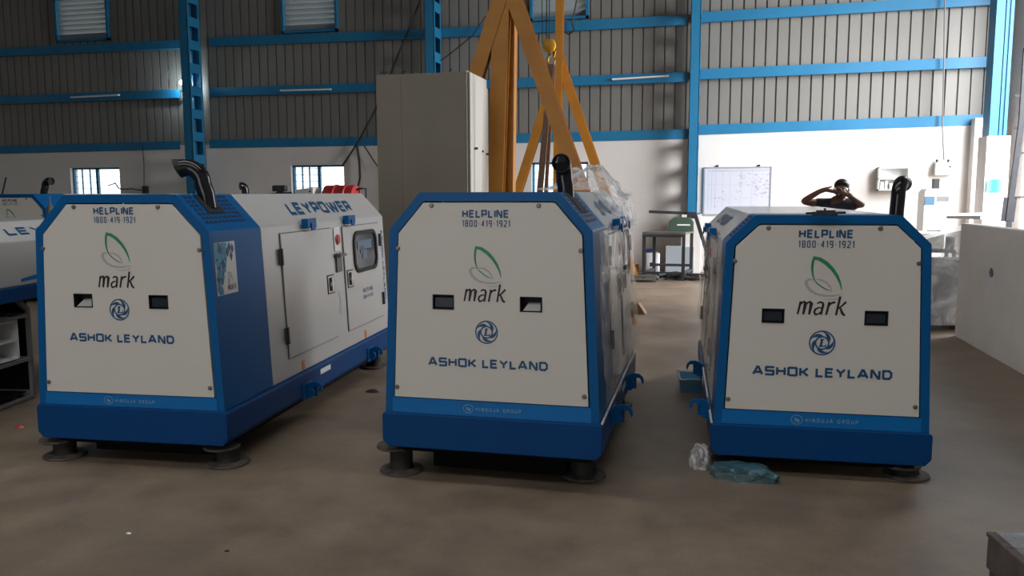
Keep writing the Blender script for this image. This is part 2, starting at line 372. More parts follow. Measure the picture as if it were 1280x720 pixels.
# windows
for n, (a, b) in enumerate(wins):
    w = struct(empty('window_%d' % (n+1), ((a+b)/2, BACK+.1, WZ0)))
    hw = (b-a)/2; H = WZ1-WZ0; f = MB()
    for u in (-hw+.02, hw-.02): f.box(u-.02, u+.02, -.03, .03, 0, H)
    f.box(-hw, hw, -.03, .03, 0, .04); f.box(-hw, hw, -.03, .03, H-.04, H); f.box(-.03, .03, -.03, .03, 0, H)
    f.build('window_frame', 'steel_blue', w)
    f = MB()
    for k in range(1, 9): f.tube([(-hw, .04, k*H/8.5), (hw, .04, k*H/8.5)], .006, 6)
    f.build('grille_bars', 'dark_steel', w)
    MB().box(.03, hw-.04, -.003, .003, .04, H-.04).build('pane', 'pane', w)
    MB().box(-hw+.04, -.03, -.003, .003, .04, H-.04).build('pane', 'pane_cyan', w)
    f = MB(); 
    f.box(-hw+.16, -hw+.19, .06, .08, 0, H); f.box(-.28, -.25, .06, .08, 0, H)
    f.build('sash_stile', 'steel_blue', w)
# louvres
for n, (a, b, c, d) in enumerate(vents):
    lab = ['metal wall louvre high up at the far left end', 'metal wall louvre above the window behind the left generator', 'metal wall louvre behind the yellow crane posts'][n]
    w = empty('wall_louvre', ((a+b)/2, CY, c), label=lab, cat='louvre', group='louvres in the cladding')
    hw = (b-a)/2; H = d-c; f = MB()
    f.box(-hw, -hw+.05, -.08, .08, 0, H); f.box(hw-.05, hw, -.08, .08, 0, H); f.box(-hw, hw, -.08, .08, 0, .05); f.box(-hw, hw, -.08, .08, H-.05, H)
    f.build('louvre_frame', 'steel_blue', w)
    f = MB()
    for k in range(8):
        z = .06 + k*(H-.1)/8
        f.loft([[(-hw+.05, .07, z), (-hw+.05, -.05, z+.10), (-hw+.05, -.052, z+.104), (-hw+.05, .068, z+.006)], [(hw-.05, .07, z), (hw-.05, -.05, z+.10), (hw-.05, -.052, z+.104), (hw-.05, .068, z+.006)]])
    f.build('louvre_blades', 'louvre_grey', w)
# girts
tn = 1
GY = BACK - .01
segs = {0: [(-30, 190, 225, 181.5), (262, 180, 535, 175.2), (545, 175.5, 860, 167.5), (872, 162.5, 1240, 149)],
        1: [(-30, 126, 225, 117), (262, 115, 535, 107), (545, 107.5, 860, 96), (872, 93, 1240, 77)],
        2: [(-30, 65, 225, 55), (262, 52.5, 535, 42), (545, 41.5, 860, 24.5), (872, 22, 1240, -1)]}
for lv, ss in segs.items():
    for (x0, y0, x1, y1) in ss:
        p, q = at(x0, y0, Y=GY), at(x1, y1, Y=GY)
        if x0 < 0: p = Vector((WX0, GY, p.z))
        if x1 == 1240: q = q + (q-p)*((WX1-q.x)/(q.x-p.x))
        mb = MB(); mb.beam(p, q, .17, .012, (0, 0, 1))
        up = Vector((0, 0, .085)); mb.beam(p+up+Vector((0, .04, 0)), q+up+Vector((0, .04, 0)), .09, .010, (0, 1, 0)); mb.beam(p-up+Vector((0, .04, 0)), q-up+Vector((0, .04, 0)), .09, .010, (0, 1, 0))
        struct(mb.build('trim_%d' % tn, 'steel_blue')); tn += 1
# top girt above the frame
mb = MB(); mb.beam((WX0, GY, 6.4), (WX1, GY, 6.4), .17, .06, (0, 0, 1)); struct(mb.build('trim_%d' % tn, 'steel_blue')); tn += 1

# laced columns
def column(x, y, w, depth, lab, h=7.35, off=.235, z0=0, foot=None):
    c = empty('steel_column', (x, y, z0), label=lab, cat='column', group='blue steel columns of the shed')
    for s in (0, 1):
        yy = s*depth; q = MB()
        q.box(-w/2, w/2, yy, yy+.012, 0, h) if s == 0 else q.box(-w/2, w/2, yy-.012, yy, 0, h)
        a, b = (yy, yy+.07) if s == 0 else (yy-.07, yy)
        q.box(-w/2, -w/2+.01, a, b, 0, h); q.box(w/2-.01, w/2, a, b, 0, h)
        q.build('channel', 'steel_blue', c)
    q = MB(); k = 0
    while k*.47 + .2 < h:
        z = off + k*.47
        for s in (-1, 1): q.box(s*w/2-.006, s*w/2+.006, .02, depth-.02, z, z+.19)
        k += 1
    q.build('batten_plates', 'steel_blue', c)
    q = MB(); q.box(-w/2-.06, w/2+.06, -.05, depth+.05, 0, .02); q.build('base_plate', 'steel_blue', c)
    return c
CYF = BACK - .47
column(at(232, 100, Y=CYF).x, CYF, .19, .44, 'blue laced steel column behind the left generator, rising above its exhaust')
column(at(536.5, 40, Y=CYF).x, CYF, .19, .44, 'blue steel column rising behind the tall grey enclosure')
x3 = at(867.5, 130, Y=CYF).x; z3 = at(864, 268, Y=CYF).z
column(x3, CYF, .17, .44, 'blue laced steel column between the green machine and the whiteboard', h=7.38-z3, z0=z3)
mb = MB(); mb.box(x3-.17, x3+.17, CYF-.06, BACK, 0, z3); struct(mb.build('wall_pier_middle', 'plaster'))

# corner and the bright right-hand opening
cx = at(1213, 165, Y=BACK).x
mb = MB(); mb.box(cx, cx+.35, BACK-.25, BACK, 0, 2.72); tag(mb.build('wall_pier', 'plaster'), kind='structure')
mb = MB(); p = at(1236, 170, Y=14.3); q = at(1262, 170, Y=14.3)
mb.box(p.x-.02, q.x+.02, 14.3, 14.75, 0, p.z); tag(mb.build('column_plinth', 'plaster'), kind='structure')
c = empty('steel_column', ((p.x+q.x)/2, 14.35, p.z), label='broad blue steel column on a white plinth at the bright right opening', cat='column', group='blue steel columns of the shed')
hw = (q.x-p.x)/2-.03
f = MB(); f.box(-hw, hw, 0, .015, 0, 7.4-p.z); f.box(-hw, hw, .3, .315, 0, 7.4-p.z); f.box(-.008, .008, 0, .31, 0, 7.4-p.z); f.build('flanges_and_web', 'steel_blue', c)
f = MB(); f.box(-hw-.02, -hw+.01, -.02, .33, 0, 7.4-p.z); f.box(hw-.05, hw-.03, -.02, 0, 0, 7.4-p.z); f.build('edge_ribs', 'steel_blue', c)
# steel gate leaf standing in the opening
g = empty('window_4', at(1264, 300, Y=13.0)); g.location.z = 0; struct(g)
gx = g.location.x
def gl(px, py): v = at(px, py, Y=13.0); return Vector((v.x-gx, 0, v.z))
f = MB(); f.beam(gl(1260, 276), gl(1277, 150), .07, .05); f.beam(gl(1277, 150), gl(1283, 60), .07, .05)
f.build('gate_stile', 'dark_steel', g)
f = MB(); 
for y in (120, 160, 192, 247): f.beam(gl(1268, y), gl(1330, y-4), .03, .03, (0, 0, 1))
f.beam(gl(1263, 247), gl(1259, 277), .16, .03)
f.beam(gl(1266, 220), Vector((gl(1262, 270).x, 0, .01)), .05, .04)
f.build('gate_rails', 'dark_steel', g)
# cyan cloth pinned to the plinth
v = at(1236.5, 224, Y=14.28)
f = MB(); rnd = random.Random(3)
for k in range(6):
    a = k*.035; f.poly([(a, math.sin(k)*.012, 0), (a+.035, math.sin(k+1)*.012, 0), (a+.035, math.sin(k+1)*.012-.004, -.19-.03*(k % 2)), (a, math.sin(k)*.012-.004, -.19-.03*((k+1) % 2))])
o = f.build('cloth', 'cyan'); o.location = v; o.location.x -= .03; tag(o, 'small cyan cloth hanging on the white plinth at the right opening', 'cloth')

# ------------------------------------------------------------------ generator sets
def swirl_logo(mb, fn, a, b, r, c):
    mb.strip(arc(a, b, r*.95, 0, 360, 40), r*.11, fn, c)
    mb.strip(arc(a, b, r*.50, 0, 360, 28), r*.12, fn, c)
    for k in range(5):
        pts = []; ws = []
        for j in range(8):
            t = j/7; ang = k*72 + 10 + t*80; rr = r*(.50 + .42*t**1.1)
            pts.append((a + rr*math.cos(R(ang)), b + rr*math.sin(R(ang)))); ws.append(r*(.06 + .20*math.sin(math.pi*min(1, t*1.15))))
        mb.strip(pts, ws, fn, c+.0001)
    s = r*.72
    for pl, w in (([(a-.02*s, b+.42*s), (a-.14*s, b-.40*s)], .26*s), ([(a-.36*s, b-.38*s), (a+.40*s, b-.38*s)], .13*s), ([(a+.30*s, b-.40*s), (a+.42*s, b-.16*s)], .12*s), ([(a-.22*s, b+.40*s), (a+.22*s, b+.40*s)], .11*s)):
        mb.strip(pl, w, fn, c+.0002)
def leaf(fn, par, a, ztop, s, c):
    g = MB()
    P = lambda pts: [(a + (x-247)*.000794*s, ztop - (y-50)*.000807*s) for x, y in pts]
    g.strip(P([(178, 52), (215, 60), (255, 85), (290, 120), (318, 160), (336, 200), (347, 245)]), [k*.00093*s for k in (16, 19, 20, 18, 15, 10, 3)], fn, c)
    g.strip(P([(183, 45), (174, 80), (172, 120), (177, 155), (187, 185)]), [k*.000794*s for k in (14, 15, 14, 10, 6)], fn, c+.0002)
    g.strip(P([(184, 182), (205, 205), (235, 228), (262, 242), (290, 250)]), [k*.000794*s for k in (4, 7, 7, 6, 2)], fn, c+.0003)
    g.build('leaf_emblem', 'green', par)
    g = MB()
    g.strip(P([(185, 184), (155, 183), (140, 195), (145, 222), (170, 252), (205, 270), (250, 279), (300, 279), (352, 268)]), [k*.0013*s for k in (3, 8, 10, 11, 10, 8, 7, 6, 2)], fn, c-.0003)
    g.strip(P([(190, 182), (225, 184), (258, 200), (280, 225), (290, 248)]), [k*.0011*s for k in (3, 7, 8, 7, 2)], fn, c-.0003)
    g.strip(P([(240, 298), (290, 302), (330, 295), (356, 275)]), [k*.000794*s for k in (2, 6, 6, 2)], fn, c-.0003)
    g.build('ring_emblem', 'grey_ink', par)
def mark_word(fn, par, a0, z0, width, h, name='brand_word', m='black_text', c=.0015):
    """slanted humanist lower-case word: m a r k"""
    g = MB(); xh = h*.70; s = width/2.62; sl = .18
    def st(pts, ws):
        ws = [w*h*1.35 for w in (ws if isinstance(ws, (list, tuple)) else [ws]*len(pts))]
        g.strip([(a0 + x*s + sl*y*h, z0 + y*h) for x, y in pts], ws, fn, c + .00003*len(g.v) % .0005)
    # m
    st([(0, 0), (.02, .70)], [.07, .09]); st([(.02, .50), (.12, .64), (.22, .68), (.30, .62), (.31, 0)], [.05, .07, .08, .09, .08])
    st([(.31, .50), (.42, .64), (.53, .68), (.62, .61), (.63, 0)], [.05, .07, .08, .09, .08])
    # a
    st([(.92, .60), (1.08, .68), (1.22, .64), (1.27, .54), (1.27, .0)], [.05, .08, .08, .09, .08])
    st([(1.27, .36), (1.05, .38), (.90, .28), (.88, .12), (.98, .01), (1.12, .04), (1.26, .18)], [.04, .06, .08, .08, .08, .06, .04])
    # r
    st([(1.55, 0), (1.57, .70)], [.08, .09]); st([(1.57, .46), (1.68, .62), (1.80, .68), (1.90, .66)], [.05, .07, .09, .08])
    # k
    st([(2.08, 0), (2.08, 1.0)], [.08, .09]); st([(2.08, .32), (2.30, .52), (2.46, .72)], [.05, .07, .09]); st([(2.20, .42), (2.40, .10), (2.56, -.02)], [.07, .10, .08])
    return g.build(name, m, par)

def genset(cfg, label):
    g = cfg; root = empty('generator_set', (g['x'], g['y'], 0), g['a'], label=label, cat='generator', group='blue and white diesel generator sets')
    Ws, Wb, Wt, zt, zs, zr, Lb, L, zb = (g['Ws']/2, g['Wb']/2, g['Wt']/2, g['zt'], g['zs'], g['zr'], g['Lb'], g['L'], g['zb'])
    Ls = 1 if g.get('side', 1) > 0 else -1
    prof = [(-Wb, zt), (Wb, zt), (Ws, zs), (Wt, zr), (-Wt, zr), (-Ws, zs)]
    def inset(d, zlow=None):
        b = (zlow if zlow is not None else zt)
        wz_ = Wb + (Ws-Wb)*(b-zt)/(zs-zt)
        return [(-wz_+d, b), (wz_-d, b), (Ws-d*.98, zs-d*.38), (Wt-d*.42, zr-d), (-Wt+d*.42, zr-d), (-Ws+d*.98, zs-d*.38)]
    ring = lambda pr, y, s=0: [(x, y, z) for x, z in pr]
    # canopy shells
    q = MB(); q.loft([ring(prof, .0), ring(prof, Lb)], False, False)
    zp = g['zp']; pin = inset(.045, zp)
    q2 = [Vector((x, z, 0)) for x, z in prof]; q3 = [Vector((x, z, 0)) for x, z in pin]
    for t in tessellate_polygon([q2, q3]):
        allv = q2+q3; q.poly([(allv[k].x, 0, allv[k].y) for k in t])
    # return lip of the frame
    q.loft([ring(pin, 0), ring(pin, .03)], False, False)
    q.build('front_shroud', 'blue', root, bevel=.006)
    q = MB(); pr2 = [(x*.998, z if z < zs+.01 else z) for x, z in prof]
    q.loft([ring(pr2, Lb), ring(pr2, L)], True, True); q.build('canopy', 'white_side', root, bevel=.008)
    # front panel with two pocket openings
    fpl = inset(.052, zp+.004)
    vz = g['vz']; vw, vh = .0525, .034
    holes = [[(u-vw, vz-vh), (u+vw, vz-vh), (u+vw, vz+vh), (u-vw, vz+vh)] for u in g['vu']]
    P3 = [[Vector((x, z, 0)) for x, z in poly] for poly in [fpl]+holes]; allv = [v for pl in P3 for v in pl]
    q = MB()
    for t in tessellate_polygon(P3): q.poly([(allv[k].x, -.006, allv[k].y) for k in t])
    q.loft([ring(fpl, -.006), ring(fpl, .012)], False, False)
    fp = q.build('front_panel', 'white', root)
    for i, u in enumerate(g['vu']):
        q = MB(); q.loft([[(u-vw, -.0055, vz-vh), (u+vw, -.0055, vz-vh), (u+vw, -.0055, vz+vh), (u-vw, -.0055, vz+vh)], [(u-vw, .05, vz-vh), (u+vw, .05, vz-vh), (u+vw, .05, vz+vh), (u-vw, .05, vz+vh)]], False, True)
        for (a0, a1, b0, b1) in ((u-vw-.004, u+vw+.004, vz+vh, vz+vh+.004), (u-vw-.004, u+vw+.004, vz-vh-.004, vz-vh), (u-vw-.004, u-vw, vz-vh, vz+vh), (u+vw, u+vw+.004, vz-vh, vz+vh)): q.box(a0, a1, -.0085, -.005, b0, b1)
        pk = q.build('pull_pocket', 'dark', root)
        if g['open'][i]:
            q = MB(); q.loft([[(u-vw+.012, -.004, vz-vh+.003), (u+vw-.006, -.004, vz-vh+.003), (u+vw-.010, .03, vz+.006), (u-vw+.035, .03, vz+.006)], [(u-vw+.012, -.001, vz-vh+.001), (u+vw-.006, -.001, vz-vh+.001), (u+vw-.010, .033, vz+.004), (u-vw+.035, .033, vz+.004)]])
            q.build('pocket_flap', 'white_side', pk)
        else:
            q = MB(); q.box(u-vw+.006, u+vw-.006, .006, .012, vz-vh+.006, vz+vh-.012); q.build('pocket_flap', 'glass_dark', pk)
    # screws
    zl = zp + .055
    sw = lambda z: Wb + (Ws-Wb)*(z-zt)/(zs-zt)
    for (u, z) in ((-Wt+.065, zr-.066), (Wt-.10, zr-.066), (-sw(zs-.09)+.05, zs-.095), (sw(zs-.09)-.06, zs-.095), (-sw(zl)+.064, zl), (sw(zl)-.07, zl)):
        MB().lathe((u, -.006, z), [(.012, 0), (.012, -.005), (.008, -.009)], 12, 'y').build('panel_screw', 'screw', fp)
    # band
    b0, b1 = zt+.004, zp-.002
    wz_ = lambda z: Wb + (Ws-Wb)*(z-zt)/(zs-zt)
    q = MB(); q.loft([[(-wz_(b0)+.04, -.0035, b0), (wz_(b0)-.04, -.0035, b0), (wz_(b1)-.04, -.0035, b1), (-wz_(b1)+.04, -.0035, b1)], [(-wz_(b0)+.04, .003, b0), (wz_(b0)-.04, .003, b0), (wz_(b1)-.04, .003, b1), (-wz_(b1)+.04, .003, b1)]])
    band = q.build('lower_band', 'blue_band', root)
    ff = lambda a, b, c: (a, -.006-c, b)
    fb = lambda a, b, c: (a, -.0036-c, b)
    u0 = g['u0']; k = g['ts']
    q = MB(); lettering(q, 'HELPLINE', ff, u0-.122*k, g['zh']-.019*k, .240*k, .040*k, .22, .15); q.build('helpline_lettering', 'blue_text', fp)
    q = MB(); lettering(q, '1800-419-1921', ff, u0-.122*k, g['zh']-.064*k, .245*k, .034*k, .14, .24); q.build('phone_number', 'blue_text', fp)
    leaf(ff, fp, u0, g['zleaf'], g['lk'], .0015)
    mark_word(ff, fp, u0-.115*k, g['zmark']-.035*k, .215*k, .088*k)
    q = MB(); q.lathe((u0, 0, 0), [(0, 0)], 3) if False else None
    q = MB(); swirl_logo(q, ff, u0, g['ze'], .059*k, .0015); q.build('round_emblem', 'blue_text', fp)
    for nm_, on_ in (('brand_first_word', (0, 5)), ('brand_second_word', (6, 13))):
        q = MB(); lettering(q, 'ASHOK LEYLAND', ff, u0-.312*k, g['za']-.023*k, .626*k, .047*k, .23, .14, only=on_); q.build(nm_, 'blue_text', fp)
    zc = (b0+b1)/2; q = MB()
    q.strip(arc(u0-.10*k, zc, .026*k, 0, 360, 20, .022*k), .0022, fb, .001)
    lettering(q, 'H', fb, u0-.110*k, zc-.010*k, .009*k, .020*k, .14); lettering(q, 'N', fb, u0-.098*k, zc-.014*k, .009*k, .018*k, .14)
    lettering(q, 'HINDUJA GROUP', fb, u0-.060*k, zc-.009*k, .235*k, .018*k, .12, .75); q.build('group_lettering', 'grey_text', band)
    # side and chamfer frames (s = +1 right, -1 left)
    def sidefn(s):
        n = Vector(((zs-zt), 0, -(Ws-Wb))).normalized()
        return lambda v, z, c: (s*(Wb+(Ws-Wb)*(z-zt)/(zs-zt) + c*n.x), v, z + c*n.z)
    def chamfn(s):
        # a = along v, b = distance down from the ridge, c = outward
        dx, dz = (Ws-Wt), (zs-zr); l = math.hypot(dx, dz); ex, ez = dx/l, dz/l
        return lambda v, b, c: (s*(Wt + ex*b + (-ez)*c), v, zr + ez*b + ex*c), l
    S = sidefn(Ls); Cf, cl = chamfn(Ls); Sg = g.get('sg', (1,))
    # grilles in the chamfer
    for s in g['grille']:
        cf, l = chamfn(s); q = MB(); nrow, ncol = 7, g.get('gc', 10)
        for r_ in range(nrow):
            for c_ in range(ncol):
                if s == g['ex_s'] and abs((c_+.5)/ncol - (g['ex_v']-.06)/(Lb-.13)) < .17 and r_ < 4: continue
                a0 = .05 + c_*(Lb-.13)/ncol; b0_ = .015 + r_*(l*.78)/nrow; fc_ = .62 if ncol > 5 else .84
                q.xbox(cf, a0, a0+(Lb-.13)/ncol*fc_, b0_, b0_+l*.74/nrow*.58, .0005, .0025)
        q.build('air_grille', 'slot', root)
        if s == g['ex_s']:
            q = MB(); q.xbox(cf, g['ex_v']-.09, g['ex_v']+.08, .01, .14, .001, .006); q.build('exhaust_cutout', 'dark', root)
    # doors on the visible side
    def door(v0, v1, z0, z1, hinge_at, latch_at):
        q = MB(); q.xbox(S, v0-.006, v1+.006, z0-.006, z1+.006, .0, .002)
        sl = q.build('door_gasket', 'scrap', root)
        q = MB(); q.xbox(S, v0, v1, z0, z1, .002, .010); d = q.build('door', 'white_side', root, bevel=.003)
        for z in g['hz']:
            q = MB(); q.xbox(S, hinge_at-.026, hinge_at+.026, z-.052, z+.052, .010, .016); q.xbox(S, hinge_at-.008, hinge_at+.008, z-.052, z+.052, .016, .024)
            q.build('hinge', 'dark_steel', d)
        q = MB(); q.xbox(S, latch_at-.062, latch_at+.062, g['lz']-.068, g['lz']+.068, .010, .014); lt = q.build('latch_plate', 'dark_steel', d)
        q = MB(); q.xbox(S, latch_at-.052, latch_at+.052, g['lz']-.058, g['lz']+.058, .014, .0155); q.build('latch_recess', 'chrome', d)
        q = MB(); q.xbox(S, latch_at-.034, latch_at+.034, g['lz']-.050, g['lz']+.048, .0155, .0165); q.build('latch_well', 'dark', d)
        q = MB(); q.xbox(S, latch_at-.014, latch_at+.014, g['lz']-.045, g['lz']+.045, .0155, .03); q.xbox(S, latch_at-.03, latch_at+.03, g['lz']-.012, g['lz']+.016, .0155, .026); q.build('paddle_handle', 'chrome', d)
        return d
    dv = g['dv']; d1 = door(dv[0], dv[1], g['dz0'], g['dz1'], dv[0]+.0 if g.get('hin') else dv[0]-.02, dv[1]-.085)
    d2 = door(dv[2], dv[3], g['dz0'], g['dz1'], dv[3]+.0, dv[2]+.085)
    # window in second door
    w0, w1 = g['win']; zw0, zw1 = g['wz']
    def rr(v0, v1, z0, z1, r):
        pts = []
        for (cx_, cz_, a0) in ((v1-r, z1-r, 0), (v0+r, z1-r, 90), (v0+r, z0+r, 180), (v1-r, z0+r, 270)):
            pts += arc(cx_, cz_, r, a0, a0+90, 5)
        return pts
    o_ = rr(w0-.03, w1+.03, zw0-.03, zw1+.03, .10); i_ = rr(w0, w1, zw0, zw1, .07)
    q = MB(); q.loft([[S(a, b, .010) for a, b in o_], [S(a, b, .022) for a, b in o_], [S(a, b, .022) for a, b in i_], [S(a, b, .012) for a, b in i_]], False, False); q.build('window_seal', 'black', d2)
    q = MB(); q.poly([S(a, b, .0125) for a, b in i_]); gp = q.build('control_window', 'glass_dark', d2)
    q = MB(); wc = (w0+w1)/2; q.xbox(S, w0+.06, w1-.1, zw1-.12, zw1-.05, .0135, .016); q.xbox(S, wc-.08, wc+.02, zw0+.07, zw0+.14, .0135, .016); q.xbox(S, wc-.12, wc-.05, (zw0+zw1)/2-.02, (zw0+zw1)/2+.04, .0135, .016)
    q.build('control_display', 'lcd', gp)
    # centre strip: stop button, lock box
    sv = (dv[1]+dv[2])/2; q = MB(); q.xbox(S, sv-.055, sv+.055, 1.07*zs/1.296, 1.245*zs/1.296, .002, .006); st = q.build('stop_plate', 'label', root)
    c0 = Vector(S(sv, g['rz'], .006)); q = MB(); q.lathe(c0, [(.040, 0), (.040, Ls*.006), (.028, Ls*.008), (.028, Ls*.014), (.01, Ls*.017)], 18, 'x'); q.build('stop_button', 'red', st)
    q = MB(); q.xbox(S, sv-.05, sv+.05, g['rz']-.24, g['rz']-.10, .002, .012); q.xbox(S, sv-.07, sv+.06, g['rz']-.125, g['rz']-.105, .002, .05); q.build('lock_housing', 'scrap', root)
    q = MB(); q.strip(arc(sv, g['rz']-.40, .03, 90, 270, 8) + arc(sv, g['rz']-.52, .03, 180, 400, 8), .008, lambda a, b, c: S(a, b, c), .003); q.build('warning_mark', 'grey_ink', root)
    # lettering on the chamfer
    t0, t1 = g['tx']
    if Ls > 0: cf2 = lambda a, b, c: Cf(t0 + a, cl*.72 - b, c)
    else: cf2 = lambda a, b, c: Cf(t1 - a, cl*.72 - b, c)
    q = MB(); lettering(q, 'LEYPOWER', cf2, 0, 0, (t1-t0)*.96, cl*.42, .24, .18, .002, .25); q.build('roof_lettering', 'blue_text', root)
    # vertical lettering at the rear edge
    vv = L-.05
    fv = (lambda a, b, c: S(vv - .0 + b - .04, g['dz1']-.06 - a, c)) if Ls > 0 else (lambda a, b, c: S(vv-b, g['dz1']-.06-a, c))
    for on_ in ((0, 5), (6, 13)):
        q = MB(); lettering(q, 'ASHOK LEYLAND', fv, 0, 0, .60, .045, .2, .22, .002, only=on_); q.build('rear_lettering', 'blue_text', root)
    q = MB(); fh = (lambda a, b, c: S(wc-.12+a, b, c+.010)) if Ls > 0 else (lambda a, b, c: S(wc+.12-a, b, c+.010))
    lettering(q, 'HELPLINE', fh, 0, g['dz0']+.25, .24, .035, .18); lettering(q, '1800-419-1921', fh, 0, g['dz0']+.20, .24, .03, .13); q.build('door_lettering', 'blue_text', d2)
    # blue eave clips
    for v in g['clips']:
        q = MB(); q.xbox(S, v-.075, v+.075, zs-.035, zs+.03, .0, .045); q.xbox(S, v-.03, v+.03, zs-.05, zs+.0, .045, .055); q.build('lifting_clip', 'blue', root, bevel=.004)
    # graphic sticker on the blue side
    if g.get('sticker', True):
        q = MB(); a0, a1, z0_, z1_ = g['st']; q.xbox(S, a0, a1, z0_, z1_, .0008, .0016); stk = q.build('graphic_sticker', 'white_side', root)
        rnd = random.Random(5); q = MB(); q2_ = MB(); w_ = a1-a0; h_ = z1_-z0_
        for k in range(150):
            t = rnd.random(); b = z1_ - t*h_*.97; lim = .60 - .42*t; a = a0 + .012 + rnd.random()*w_*lim
            r_ = .010 + .018*rnd.random()*(1.1-t); (q if rnd.random() < .6 else q2_).poly([S(min(a1-.004, max(a0+.002, a+r_*math.cos(R(60*j+15)))), min(z1_-.002, max(z0_+.002, b+r_*math.sin(R(60*j+15)))), .0018+.00001*k) for j in range(6)])
        for (a, b) in ((.72, .90), (.86, .86), (.62, .80), (.78, .72)):
            aa, bb = a0+a*w_, z0_+b*h_; q2_.poly([S(aa-.018, bb, .0026), S(aa, bb-.03, .0026), S(aa+.018, bb, .0026), S(aa, bb+.03, .0026)])
        q.build('teal_pattern', 'teal', stk); q2_.build('navy_pattern', 'navy', stk)
        fs = (lambda a, b, c: S(a, b, .002+c)) if Ls > 0 else (lambda a, b, c: S(a0+a1-a, b, .002+c))
        mark_word(fs, stk, a0+w_*.50, z0_+.02, w_*.42, .035, 'small_word', 'black_text', .0005)
        q = MB(); q.strip([(a0+.60*w_, z0_+.07), (a0+.58*w_, z0_+.12), (a0+.66*w_, z0_+.115), (a0+.76*w_, z0_+.075)], .004, fs, .0005); q.strip(arc(a0+.66*w_, z0_+.07, .025, 150, 330, 8), .003, fs, .0005); q.build('small_leaf', 'blue_text', stk)
    # base frame: skid with ledge, chamfered lower corners
    e_ = .016; wbp = [(-Wb-e_+.03, zb), (Wb+e_-.03, zb), (Wb+e_, zb+.035), (Wb+e_, zt-.012), (Wb+e_-.010, zt), (-Wb-e_+.010, zt), (-Wb-e_, zt-.012), (-Wb-e_, zb+.035)]
    q = MB(); q.loft([ring(wbp, -.012), ring(wbp, L+.03)]); bf = q.build('base_frame', 'blue_base', root, bevel=.006)
    q = MB(); q.box(-Wb+.05, Wb-.05, .05, L-.05, zb-.035, zb+.002); q.box(-Wb+.20, Wb-.20, .18, L-.18, .02, zb-.03); q.build('underframe_shade', 'black_matt', root)  # black boxes reaching near the floor stand for shade beneath the set
    for v in g['stk']:
        q = MB(); q.xbox(S, v-.02, v+.02, zt+.01, zt+.07, .0, .002); q.build('warning_sticker', 'orange', root)
    q = MB(); q.box(*sorted((Ls*(Wb+e_), Ls*(Wb+e_+.002))), g['stk'][0]+.24, g['stk'][0]+.42, zt-.075, zt-.04); q.build('rating_label', 'label', bf)
    # side hooks
    for (v, z) in g['hooks']:
        q = MB(); pr = [(0, -.07), (.045, -.075), (.075, -.045), (.075, -.01), (.055, .02), (.085, .045), (.125, .04), (.138, .01), (.148, -.02), (.160, .012), (.150, .05), (.12, .078), (.07, .082), (.03, .065), (0, .065)]
        pr = [(a_*.72, b_*.72) for a_, b_ in pr]
        for dv_ in (0,):
            q.loft([[(Ls*(Wb+e_-.004+a), v-.009, z+b) for a, b in pr], [(Ls*(Wb+e_-.004+a), v+.009, z+b) for a, b in pr]])
        q.box(*sorted((Ls*(Wb+e_-.002), Ls*(Wb+e_+.010))), v-.07, v+.07, z-.06, z+.05)
        q.box(*sorted((Ls*(Wb+e_), Ls*(Wb+e_+.06))), v+.035, v+.050, z-.05, z+.03)
        q.build('tie_down_hook', 'blue', root, bevel=.002)
    # exhaust
    ev, es = g['ex_v'], g['ex_s']; bx = es*g['ex_u']; zz = zr - (g['ex_u']-Wt)*(zr-zs)/(Ws-Wt) if g['ex_u'] > Wt else zr
    du, dvv = g['ex_dir']; r0 = g.get('ex_r', .046); zb_ = zr + g['ex_h']
    pts = [Vector((bx, ev, zz-.03)), Vector((bx+g['lean']*.3, ev, (zz+zb_)/2-.03)), Vector((bx+g['lean']*.8, ev, zb_-.065))]
    rb = g.get('ex_rb', .07); c_ = Vector((bx+g['lean'], ev, zb_-.045))
    for k in range(0, 11):
        a = R(90*k/10*.95); pts.append(c_ + Vector((du*rb*(1-math.cos(a)), dvv*rb*(1-math.cos(a)), rb*math.sin(a))))
    last = pts[-1]; pts.append(last + Vector((du*g.get('ex_l', .05), dvv*g.get('ex_l', .05), -.006))); 
    q = MB(); q.tube(pts, [r0]*(len(pts)-2)+[r0*1.03, r0*1.06], 20, False)
    ex = q.build('exhaust_pipe', 'black_gloss', root, smooth=50)
    # slash-cut mouth: flared lip closed by a dark bore
    n0 = Vector((du, dvv, -.04)).normalized(); xx = n0.cross(Vector((0, 0, 1))).normalized(); yy = xx.cross(n0)
    rings = []
    for (off, rr_, sh) in ((0, r0*1.06, 0), (.020, r0*1.12, .5), (.020, r0*1.0, .5), (-.005, r0*.9, .3)):
        rings.append([pts[-1] + n0*(off + sh*r0*math.sin(2*math.pi*j/20)*g.get('slash', .9)) + (xx*math.cos(2*math.pi*j/20) + yy*math.sin(2*math.pi*j/20))*rr_ for j in range(20)])
    q = MB(); q.loft(rings, False, True); q.build('exhaust_mouth', 'black', ex, smooth=50)
    # mounts
    for (u, v) in g['feet']:
        f = empty('anti_vibration_mount', (u, v, 0)); f.parent = root
        MB().lathe((0, 0, 0), [(.112, 0), (.118, .004), (.115, .012), (.075, .018)], 28).build('floor_flange', 'rust', f)
        MB().lathe((0, 0, 0), [(.070, .015), (.062, .03), (.062, zb-.05), (.07, zb-.04)], 24).build('rubber_body', 'black', f, smooth=40)
        MB().lathe((-.03, -.01, 0), [(.095, zb-.045), (.10, zb-.040), (.098, zb-.03), (.04, zb-.025)], 28).build('top_flange', 'rust', f)
        MB().lathe((0, 0, 0), [(.03, zb-.04), (.03, zb-.0)], 12).build('mount_stud', 'black', f)
    return root

